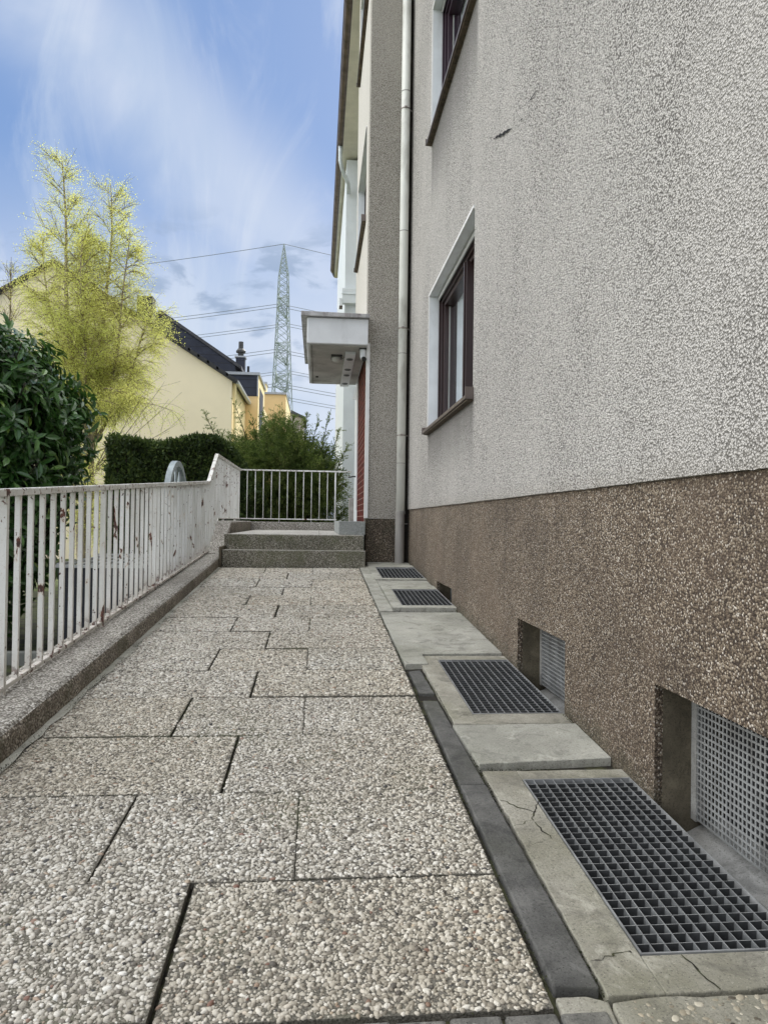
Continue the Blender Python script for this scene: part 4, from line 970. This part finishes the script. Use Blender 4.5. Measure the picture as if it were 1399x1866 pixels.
    m = MB(); m.tube([(-3.25, 30.8, 7.68), (-3.25, 30.8, 7.85)], .12, 10); m.tube([(-3.25, 30.8, 7.85), (-3.25, 30.8, 7.92), (-3.25, 30.8, 8.02)], [.19, .20, .12], 12); m.tube([(-3.25, 30.8, 8.02), (-3.25, 30.8, 8.30)], .10, 10); m.build('flue', 'galvanised_shade_flue', ch)
    m = MB(); m.tube([(-2.93, 30.7, 6.7), (-2.93, 30.7, 7.28)], .05, 8); m.build('vent_pipe', 'verge_tile', t)
    # third: flat topped orange block further along
    t = empty('flat_topped_house', (-2.2, 36, -.3), 'flat topped orange rendered house end with a grey coping, left of the pylon', 'house')
    m = MB(); m.box(-2.82, -1.63, 36, 42, -.3, 7.05); m.build('wall', 'orange_render', t)
    m = MB(); m.box(-2.86, -1.59, 35.95, 42, 7.05, 7.15); m.build('coping', 'coping', t)
    m = MB(); m.box(-1.632, -1.62, 36.02, 42, -.3, 7.0); m.build('side_wall', 'yellow_render', t)
    m = MB(); m.box(-3.05, -2.75, 38.5, 39.5, 6.4, 8.0); m.build('stair_tower', 'yellow_render', t)
    m = MB(); m.box(-3.1, -2.70, 38.45, 39.55, 8.0, 8.1); m.build('tower_coping', 'coping', t)
    t = empty('distant_house', (-2, 60, -.3), 'distant pinkish grey house with a dark roof at the foot of the pylon', 'house')
    m = MB(); m.prism([(-4.5, -.3), (-1.3, -.3), (-1.3, 9.2), (-2.7, 9.9), (-4.5, 9.2)], lambda p: (p[0], 60, p[1]), lambda p: (p[0], 66, p[1])); m.build('wall', 'pink_render', t)
    m = MB(); m.hexa([(-2.9, 59.7, 9.86), (-1.1, 59.7, 9.1), (-1.1, 66, 9.1), (-2.9, 66, 9.86), (-2.9, 59.7, 10.1), (-1.1, 59.7, 9.3), (-1.1, 66, 9.3), (-2.9, 66, 10.1)]); m.build('roof', 'roof_tile', t)
houses()

# ------------------------------------------------------------------ pylon and cables
def pylon():
    cx, cy = -8.1, 160.
    t = empty('electricity_pylon', (cx, cy, -.3), 'tall green lattice electricity pylon rising beyond the rooftops', 'pylon')
    rot = math.radians(14); ca, sa = math.cos(rot), math.sin(rot)
    def hw(z):                       # half width of the square body
        pts = [(-.3, 3.1), (27, 1.85), (45, 1.15), (53.5, .95), (60.3, .05)]
        for (a, b), (c, d) in zip(pts, pts[1:]):
            if a <= z <= c: return b + (d - b) * (z - a) / (c - a)
        return .05
    def pt(i, z):
        w = hw(z); x, y = ((-w, -w), (w, -w), (w, w), (-w, w))[i]; return (cx + x * ca - y * sa, cy + x * sa + y * ca, z)
    zs = [-.3]
    while zs[-1] < 60.3: zs.append(zs[-1] + max(.9, hw(zs[-1]) * 1.35))
    zs[-1] = 60.4
    for i in range(4):
        m = MB()
        for a, b in zip(zs, zs[1:]): m.bar(pt(i, a), pt(i, b), .17 if a < 50 else .12)
        m.build('leg', 'pylon_green', t)
    m = MB()
    for a, b in zip(zs, zs[1:]):
        for i in range(4):
            j = (i + 1) % 4; m.bar(pt(i, a), pt(j, b), .08); m.bar(pt(j, a), pt(i, b), .08)
            if random.random() < .35: m.bar(pt(i, a), pt(j, a), .09)
    m.build('lattice', 'pylon_green', t)
    # crossarms point towards and away from the camera, almost end-on
    ends = []
    for (z, L) in ((46.5, 7.5), (36.5, 10.5), (30.0, 8.5)):
        for sg in (-1, 1):
            dx, dy = .035 * sg, sg * 1.0; w = hw(z)
            tip = Vector((cx + dx * L - (.15 if sg < 0 else -.1), cy + dy * L, z)); m = MB(); i, j = (0, 1) if sg < 0 else (3, 2)
            for q in (i, j):
                m.bar(pt(q, z), tip, .13); m.bar(pt(q, z + 2.6), tip, .12)
            n = 6
            for k in range(n):
                f0, f1 = k / n, (k + 1) / n; A = Vector(pt(i, z)).lerp(tip, f0); B = Vector(pt(j, z)).lerp(tip, f1); Ct = Vector(pt(i, z + 2.6)).lerp(tip, f1); Dt = Vector(pt(j, z + 2.6)).lerp(tip, f0)
                m.bar(A, B, .07); m.bar(A, Ct, .07); m.bar(B, Dt, .07); m.bar(A, Dt, .07)
            m.box(tip.x - .45, tip.x + .45, tip.y - .2, tip.y + .2, z - .12, z + .12)
            m.build('crossarm', 'pylon_green', t); ends.append(tip)
            m = MB(); m.tube([tip + Vector((0, 0, -.1)), tip + Vector((0, 0, -1.7))], .10, 6); m.build('insulator', 'pylon_green', t)
    def cable(a, far, sag, r, n=40):
        m = MB(); pts = []
        a = Vector(a); far = Vector(far)
        for k in range(n + 1): f = k / n; p = a.lerp(far, f); p.z -= sag * 4 * f * (1 - f); pts.append(p)
        m.tube(pts, r, 5, False); o = m.build('power_cable', 'wire')
        return o
    G = 'power cables strung from the pylon'
    A = (cx, cy, 60.4)
    setp(cable(A, (-330, 205, 62), 13, .065), 'single thin topmost cable running left from the pylon tip', 'power cable', G)
    setp(cable(A, (330, 205, 62), 13, .065), 'single thin topmost cable running right from the pylon tip', 'power cable', G)
    names = ['upper', 'upper rear', 'middle', 'middle rear', 'lower', 'lowest rear']
    hz = [0, 0, 0, 0, 0, 0]
    for q, tip in enumerate(ends):
        for s_, side in ((-1, 'left'), (1, 'right')):
            for b, bn in ((0, 'higher'), (.62, 'lower')):
                a = tip + Vector((s_ * .3, 0, -1.3 - b)); f = Vector((s_ * 330, tip.y + 45, a.z + 2))
                setp(cable(a, f, 12, .06), f'{bn} cable of the {names[q]} pair running {side} from the pylon', 'power cable', G)
pylon()

# ------------------------------------------------------------------ plants
def rdir(n):
    v = RNG.normal(size=(n, 3)); return norm(v)
def limb(p, d, L, bend, droop, n=7):
    pts = [Vector(p)]; d = Vector(d).normalized()
    for i in range(n):
        d = (d + Vector((random.uniform(-bend, bend), random.uniform(-bend, bend), random.uniform(-bend, bend) - droop))).normalized(); pts.append(pts[-1] + d * (L / n))
    return pts
QT = np.array([(0, 0, 0), (.5, .5, .06), (1, 0, 0), (.5, -.5, .06)]); QF = np.array([(0, 1, 2, 3)])
def laurel():
    t = empty('laurel_bush', (-3.4, 6.4, -.1), 'big dark cherry laurel bush with long glossy leaves behind the near railing', 'bush')
    T = np.array([(0, 0, 0), (.28, .42, .05), (.28, 0, -.02), (.28, -.42, .05), (.66, .44, .02), (.66, 0, -.05), (.66, -.44, .02), (1, 0, -.13)])
    TF = np.array([(0, 1, 2), (0, 2, 3), (1, 4, 5), (1, 5, 2), (2, 5, 6), (2, 6, 3), (4, 7, 5), (5, 7, 6)])
    c = np.array([-3.34, 6.55, 1.78]); R = np.array([1.31, 1.15, 1.0])
    n = 3100; d = rdir(n); d[:, 2] = np.where(d[:, 2] < -.93, -d[:, 2], d[:, 2]); rr = np.where(RNG.random(n) < .72, RNG.uniform(.84, 1.03, n), RNG.uniform(.45, .84, n))
    lump = 1 + .045 * np.sin(d[:, 0] * 7 + 1) * np.cos(d[:, 2] * 6) + .05 * np.sin(d[:, 1] * 11)
    tips = c + d * R * (rr * lump)[:, None] * np.stack([np.ones(n), np.ones(n), np.where(d[:, 2] < 0, 2.0, 1.0)], 1)
    k = 13; C = np.repeat(tips, k, 0); Dn = np.repeat(norm(d * np.array([1, 1, .7]) + np.array([0, 0, .25]) + rdir(n) * .35), k, 0)
    m = len(C); C = C + rdir(m) * .04 - Dn * RNG.uniform(0, .20, m)[:, None]
    side = norm(np.cross(Dn, rdir(m))); LD = norm(Dn * .55 + side * .95 + np.array([0, 0, -.38]))
    N = norm(Dn * 1.2 + np.array([0, 0, .7]) + rdir(m) * .35)
    scatter('foliage', C, LD, N, T, TF, RNG.uniform(.085, .150, m), 'laurel_leaf', t, False, RNG.uniform(.036, .052, m))
    mb = MB(); base = Vector((-3.4, 6.6, -.1))
    for i in range(0, n, 5):
        p = Vector(tips[i]); q = base.lerp(p, .45) + Vector((0, 0, -.15)) + Vector(RNG.normal(0, .08, 3)); s = base + Vector((random.uniform(-.5, .5), random.uniform(-.4, .4), 0)); mb.tube([s, q, p], [.014, .009, .004], 4, False)
    mb.build('branches', 'bark_dark', t)
laurel()

def birch():
    t = empty('birch_tree', (-4.55, 15, -.3), 'tall twin topped birch in fresh yellow green leaf before the cream gable', 'tree')
    tr = MB(); tw = MB(); LC = []; LD = []
    base = Vector((-4.52, 15, -.35)); fork = Vector((-4.50, 15.0, 2.3))
    trunk = [base, Vector((-4.60, 15, .8)), Vector((-4.5, 15.05, 1.6)), fork]; tr.tube(trunk, [.15, .12, .105, .095], 10, False)
    tops = [((-5.12, 15.0, 8.1), .075, (-5.0, 14.9, 4.8)), ((-4.22, 15.1, 7.65), .07, (-4.15, 15.1, 4.6)), ((-4.75, 15.4, 6.9), .055, (-4.7, 15.4, 4.6)), ((-3.75, 14.8, 6.5), .045, (-3.85, 14.8, 4.2)), ((-5.55, 15.2, 6.5), .045, (-5.3, 15.3, 4.3)), ((-4.5, 14.3, 6.3), .045, (-4.5, 14.5, 4.2)), ((-3.4, 15.2, 5.2), .04, (-3.8, 15.1, 3.4))]
    def env(p):      # how far the crown reaches from its axis at a height
        z = p.z
        if z > 5.5: return 1.05
        return 1.35
    leaders = []
    for (tp, r, mid) in tops:
        a = fork if r > .05 else fork.lerp(Vector(mid), .2); tp = Vector(tp); mid = Vector(mid); pts = []
        for k in range(13):
            f = k / 12; p = a * (1 - f) ** 2 + mid * 2 * f * (1 - f) + tp * f * f; p += Vector((math.sin(f * 9 + r * 90) * .04, math.cos(f * 8) * .03, 0)); pts.append(p)
        tr.tube(pts, [r * (1 - .93 * k / 12) + .003 for k in range(13)], 7, False); leaders.append((pts, r))
    def leaves(pts, per, sp):
        for a, b in zip(pts, pts[1:]):
            for q in range(per): 
                p = a.lerp(b, random.random()); LC.append(p + Vector((random.gauss(0, sp), random.gauss(0, sp), random.gauss(0, sp)))); LD.append((random.gauss(0, .6), random.gauss(0, .6), random.gauss(-.5, .6)))
    def branch(p, d, L, r, zf):
        pts = limb(p, d, L, .16, .02, 7); tr.tube(pts, [r * (1 - .8 * i / 7) for i in range(8)], 4, False)
        for i in range(1, 8):
            for q in range(3 if i < 7 else 4):
                dd = (pts[i] - pts[i - 1]).normalized() + Vector((random.gauss(0, .7), random.gauss(0, .7), random.gauss(0, .45)))
                l2 = random.uniform(.22, .55) * (.75 if zf > .75 else 1.1); tp = limb(pts[i], dd, l2, .18, .16 if zf < .75 else .03, 5); tw.tube(tp, [.0035, .003, .003, .0025, .002, .0015], 3, False)
                leaves(tp[1:], 4 if zf > .8 else (6 if zf > .6 else 8), .045)
    for (pts, r) in leaders:
        nb = int(46 * (1 if r > .06 else .62))
        for k in range(nb):
            f = .12 + .86 * (k + random.random()) / nb; i = min(11, int(f * 12)); p = pts[i].lerp(pts[i + 1], f * 12 - i); zf = (p.z) / 8
            a = random.uniform(0, 6.283); up = .55 + .5 * zf
            L = (1.35 - 1.0 * max(0, zf - .25)) * random.uniform(.55, 1.05) * (1 if r > .06 else .8) * (1 - .45 * max(0, f - .75) / .25)
            branch(p, (math.cos(a), math.sin(a), up), L * .92, .013 * (1.3 - zf) + .003, zf)
    for k in range(40):           # lower, longer arching branches, hanging at the ends
        z = random.uniform(1.0, 3.6); a = random.uniform(0, 6.283); p = base.lerp(fork, min(1, z / 2.6)) if z < 2.5 else leaders[k % 7][0][2]
        pts = limb(p, (math.cos(a), math.sin(a) * .9, .65), random.uniform(1.0, 1.75), .14, .10, 8); tr.tube(pts, [.014 * (1 - .85 * i / 8) + .002 for i in range(9)], 4, False)
        for i in range(2, 9):
            for q in range(5):
                tp = limb(pts[i], (random.gauss(0, .8), random.gauss(0, .8), random.gauss(-.1, .4)), random.uniform(.3, .75), .15, .22, 5); tw.tube(tp, .0025, 3, False); leaves(tp[1:], 11, .055)
    for (dx, dz, ln) in ((.75, .9, 2.1), (.62, .95, 2.0), (.85, .65, 1.9), (.5, 1, 1.9), (.95, .45, 1.7)):   # bare shoots leaning out to the right
        pts = limb((-4.35, 14.8, 1.9), (dx, -.05, dz), ln, .06, -.01, 8); tr.tube(pts, [.010 * (1 - .85 * i / 8) + .0015 for i in range(9)], 4, False)
        for i in range(4, 9):
            tp = limb(pts[i], (dx + random.gauss(0, .3), random.gauss(0, .3), .8), .4, .1, 0, 4); tw.tube(tp, .0025, 3, False); leaves(tp[1:], 2, .02)
    tr.build('trunk', 'bark_birch', t, smooth=True); tw.build('twigs', 'twig', t)
    C = np.array([tuple(x) for x in LC]); D = np.array(LD); n = len(C); print('birch leaves', n)
    scatter('crown', C, D, rdir(n), QT, QF, RNG.uniform(.015, .031, n), 'birch_leaf', t, False, RNG.uniform(.012, .023, n))
birch()

def sapling():
    t = empty('young_tree', (-6.6, 16, -.3), 'slender young tree with nearly bare twigs at the left edge above the laurel', 'tree')
    tr = MB(); LC = []; LD = []
    p0 = Vector((-6.55, 16, -.3)); tp = Vector((-6.42, 16, 6.4)); pts = [p0.lerp(tp, k / 14) + Vector((random.uniform(-.03, .03), 0, 0)) for k in range(15)]
    tr.tube(pts, [.05 * (1 - .92 * k / 14) for k in range(15)], 6, False)
    for k in range(70):
        f = random.uniform(.3, .98); i = min(13, int(f * 14)); p = pts[i]; a = random.uniform(0, 6.28); b = limb(p, (math.cos(a), math.sin(a), 1.3), random.uniform(.4, 1.1) * (1.3 - f), .1, -.02, 6); tr.tube(b, .004, 3, False)
        for i in range(2, 7):
            c = limb(b[i], (random.gauss(0, .6), random.gauss(0, .6), .8), .25, .12, 0, 3); tr.tube(c, .0028, 3, False)
            for q in range(3): LC.append(c[random.randint(1, 3)]); LD.append((random.gauss(0, 1), random.gauss(0, 1), .3))
    tr.build('trunk', 'twig', t); C = np.array([tuple(x) for x in LC]); D = np.array(LD); n = len(C)
    scatter('crown', C, D, rdir(n), QT, QF, .022, 'birch_leaf', t, False, .016)
sapling()

ST = np.array([(0, 0, 0), (.35, .28, .03), (1, 0, 0), (.35, -.28, .03)])
def hedge():
    t = empty('clipped_hedge', (-2.4, 12.9, -.3), 'dense dark clipped hedge block behind the wagon wheel', 'hedge')
    # outline of the face (x, z) with a rounded right shoulder
    def top(x):
        z = 2.26 + .05 * math.sin(x * 3.1)
        if x > -2.6: z += .09 * math.exp(-((x + 2.1) / .35) ** 2)
        if x > -1.75: z -= .95 * ((x + 1.75) / .8) ** 1.6
        return z
    m = MB(); xs = [-3.46 + i * .1 for i in range(25)]
    poly = [(-3.40, -.3)] + [(x, top(x) - .06) for x in xs if x < -1.08] + [(-1.10, -.3)]
    m.prism(poly, lambda p: (p[0], 12.56, p[1]), lambda p: (p[0], 13.5, p[1])); m.build('core', 'bark_dark', t)
    n = 34000; F = []
    x = RNG.uniform(-3.47, -1.02, n); tz = np.array([top(v) for v in x]); kind = RNG.random(n)
    z = np.where(kind < .72, RNG.uniform(-.2, 1, n) * tz, tz); z = np.where(kind < .72, np.clip(z, -.2, tz), z)
    y = np.where(kind < .72, 12.5 + .05 * np.sin(x * 9) * np.sin(z * 8) + RNG.normal(0, .025, n), RNG.uniform(12.5, 13.5, n))
    z = z + np.where(kind >= .72, RNG.normal(0, .03, n), 0)
    e = kind > .93; x = np.where(e, -3.46 + RNG.normal(0, .02, n), x); z = np.where(e, RNG.uniform(-.2, 2.25, n), z)
    C = np.stack([x, y, z], 1); D = np.stack([RNG.normal(0, .5, n), RNG.normal(-.45, .35, n), RNG.normal(.45, .45, n)], 1)
    scatter('foliage', C, D, rdir(n) + np.array([0, -1, .3]), ST, QF, RNG.uniform(.045, .10, n), 'hedge_leaf', t, False, RNG.uniform(.04, .08, n))
    # second rounded clipped shrub to its right
    t = empty('rounded_shrub', (-1.2, 13.3, -.3), 'rounded clipped conifer between the hedge and the spreading juniper', 'shrub')
    n = 9000; d = rdir(n); c = np.array([-1.28, 13.35, .55]); R = np.array([.42, .42, 1.18]); C = c + d * R * RNG.uniform(.85, 1.04, n)[:, None]
    scatter('foliage', C, norm(d + np.array([0, 0, .7]) + rdir(n) * .4), rdir(n) + d, ST, QF, RNG.uniform(.04, .09, n), 'hedge_leaf', t, False, RNG.uniform(.035, .07, n))
    m = MB(); m.tube([(-1.28, 13.35, -.3), (-1.28, 13.35, .3), (-1.28, 13.35, 1.4)], [.05, .22, .12], 8); m.build('stem', 'bark_dark', t)
hedge()

def juniper():
    t = empty('spreading_juniper', (-.7, 14.6, -.3), 'wide feathery juniper with ragged upright tips behind the landing railing', 'shrub')
    br = MB(); C = []; D = []
    tips = [(-2.15, 14.2, 2.98), (-1.95, 14.4, 2.72), (-1.62, 14.5, 3.20), (-1.70, 14.2, 2.55), (-1.30, 14.6, 2.95), (-1.08, 14.5, 3.08), (-.78, 14.6, 2.80), (-.50, 14.4, 2.98), (-.24, 14.6, 3.12), (-.02, 14.5, 2.95), (.18, 14.3, 3.0), (.40, 14.6, 2.78), (.55, 14.5, 2.45), (-1.0, 14.3, 2.6), (-.35, 14.2, 2.65), (.1, 14.2, 2.5), (-1.45, 14.1, 2.4), (-.7, 14.0, 2.35)]
    for k in range(120):
        a = random.uniform(0, 6.283); r = random.random() ** .5; x = -.62 + 1.28 * r * math.cos(a); y = 14.6 + .85 * r * math.sin(a); z = random.uniform(.0, 2.75) * (1 - .15 * r) ; tips.append((x, y, z))
    for i, tp in enumerate(tips):
        tp = Vector(tp); b = Vector((-.62 + random.uniform(-.25, .25), 14.7 + random.uniform(-.2, .2), -.3)); mid = b.lerp(tp, .55) + Vector((0, 0, .25 if tp.z > 1.5 else .1)); n = 12; pts = []
        for k in range(n + 1): f = k / n; pts.append(b * (1 - f) ** 2 + mid * 2 * f * (1 - f) + tp * f * f)
        br.tube(pts, [.022 * (1 - .9 * k / n) + .002 for k in range(n + 1)], 4, False)
        for k in range(4, n + 1):
            d0 = (pts[k] - pts[k - 1]).normalized(); m_ = 7
            for q in range(m_):
                f = random.random(); p = pts[k - 1].lerp(pts[k], f); sd = (d0 + Vector((random.gauss(0, .75), random.gauss(0, .75), random.gauss(.1, .5)))).normalized(); L = random.uniform(.12, .34) * (1.15 - .5 * k / n)
                for s_ in range(9):
                    g = s_ / 9; pp = p + sd * L * g + Vector((0, 0, -.03 * g * g)); 
                    for w_ in range(2): C.append(tuple(pp)); dd = sd + Vector((random.gauss(0, .65), random.gauss(0, .65), random.gauss(0, .65))); D.append(tuple(dd))
    nc = 8500; dd = rdir(nc); dd[:3600, 2] = np.abs(dd[:3600, 2]) + .35; dd = norm(dd); lump = 1 + .10 * np.sin(dd[:, 0] * 8 + 1) * np.cos(dd[:, 2] * 7) + .06 * np.sin(dd[:, 1] * 13 + dd[:, 0] * 9)
    cc = np.array([-.82, 14.65, 1.00]) + dd * np.array([1.42, .85, 1.88]) * (RNG.uniform(.62, 1.0, nc) * lump)[:, None]
    k_ = 26; up = norm(dd * np.array([1.1, 1.0, .35]) + np.array([0, 0, .22]) + rdir(nc) * .55); fr = RNG.random((nc, k_, 1)); LL = RNG.uniform(.14, .34, (nc, 1, 1))
    cl = (cc[:, None] + up[:, None] * fr * LL - np.array([0, 0, .10]) * fr ** 2 + RNG.normal(0, .020, (nc, k_, 3))).reshape(-1, 3); dl = (up[:, None] + RNG.normal(0, .55, (nc, k_, 3))).reshape(-1, 3)
    br.build('branches', 'bark_dark', t); C = np.concatenate([np.array(C), cl]); D = np.concatenate([np.array(D), dl]); n = len(C); print('juniper', n)
    scatter('foliage', C, D, rdir(n), ST, QF, RNG.uniform(.028, .06, n), 'juniper_leaf', t, False, RNG.uniform(.014, .028, n))
    # pale flowering shrub glimpsed behind
    t = empty('pale_shrub', (-1.5, 17.5, -.3), 'pale cream blossoming shrub glimpsed through the juniper', 'shrub')
    n = 5000; d = rdir(n); Cc = np.array([-1.2, 17.5, .9]) + d * np.array([1.6, .7, 1.35]) * (RNG.random(n) ** .4)[:, None]
    scatter('foliage', Cc, rdir(n), rdir(n), QT, QF, .05, 'pale_leaf', t, False, .04)
    m = MB()
    for k in range(14): m.tube([(-1.2, 17.5, -.3), (-1.2 + random.uniform(-1.2, 1.2), 17.5, random.uniform(1, 2))], .012, 4, False)
    m.build('branches', 'twig', t)
juniper()
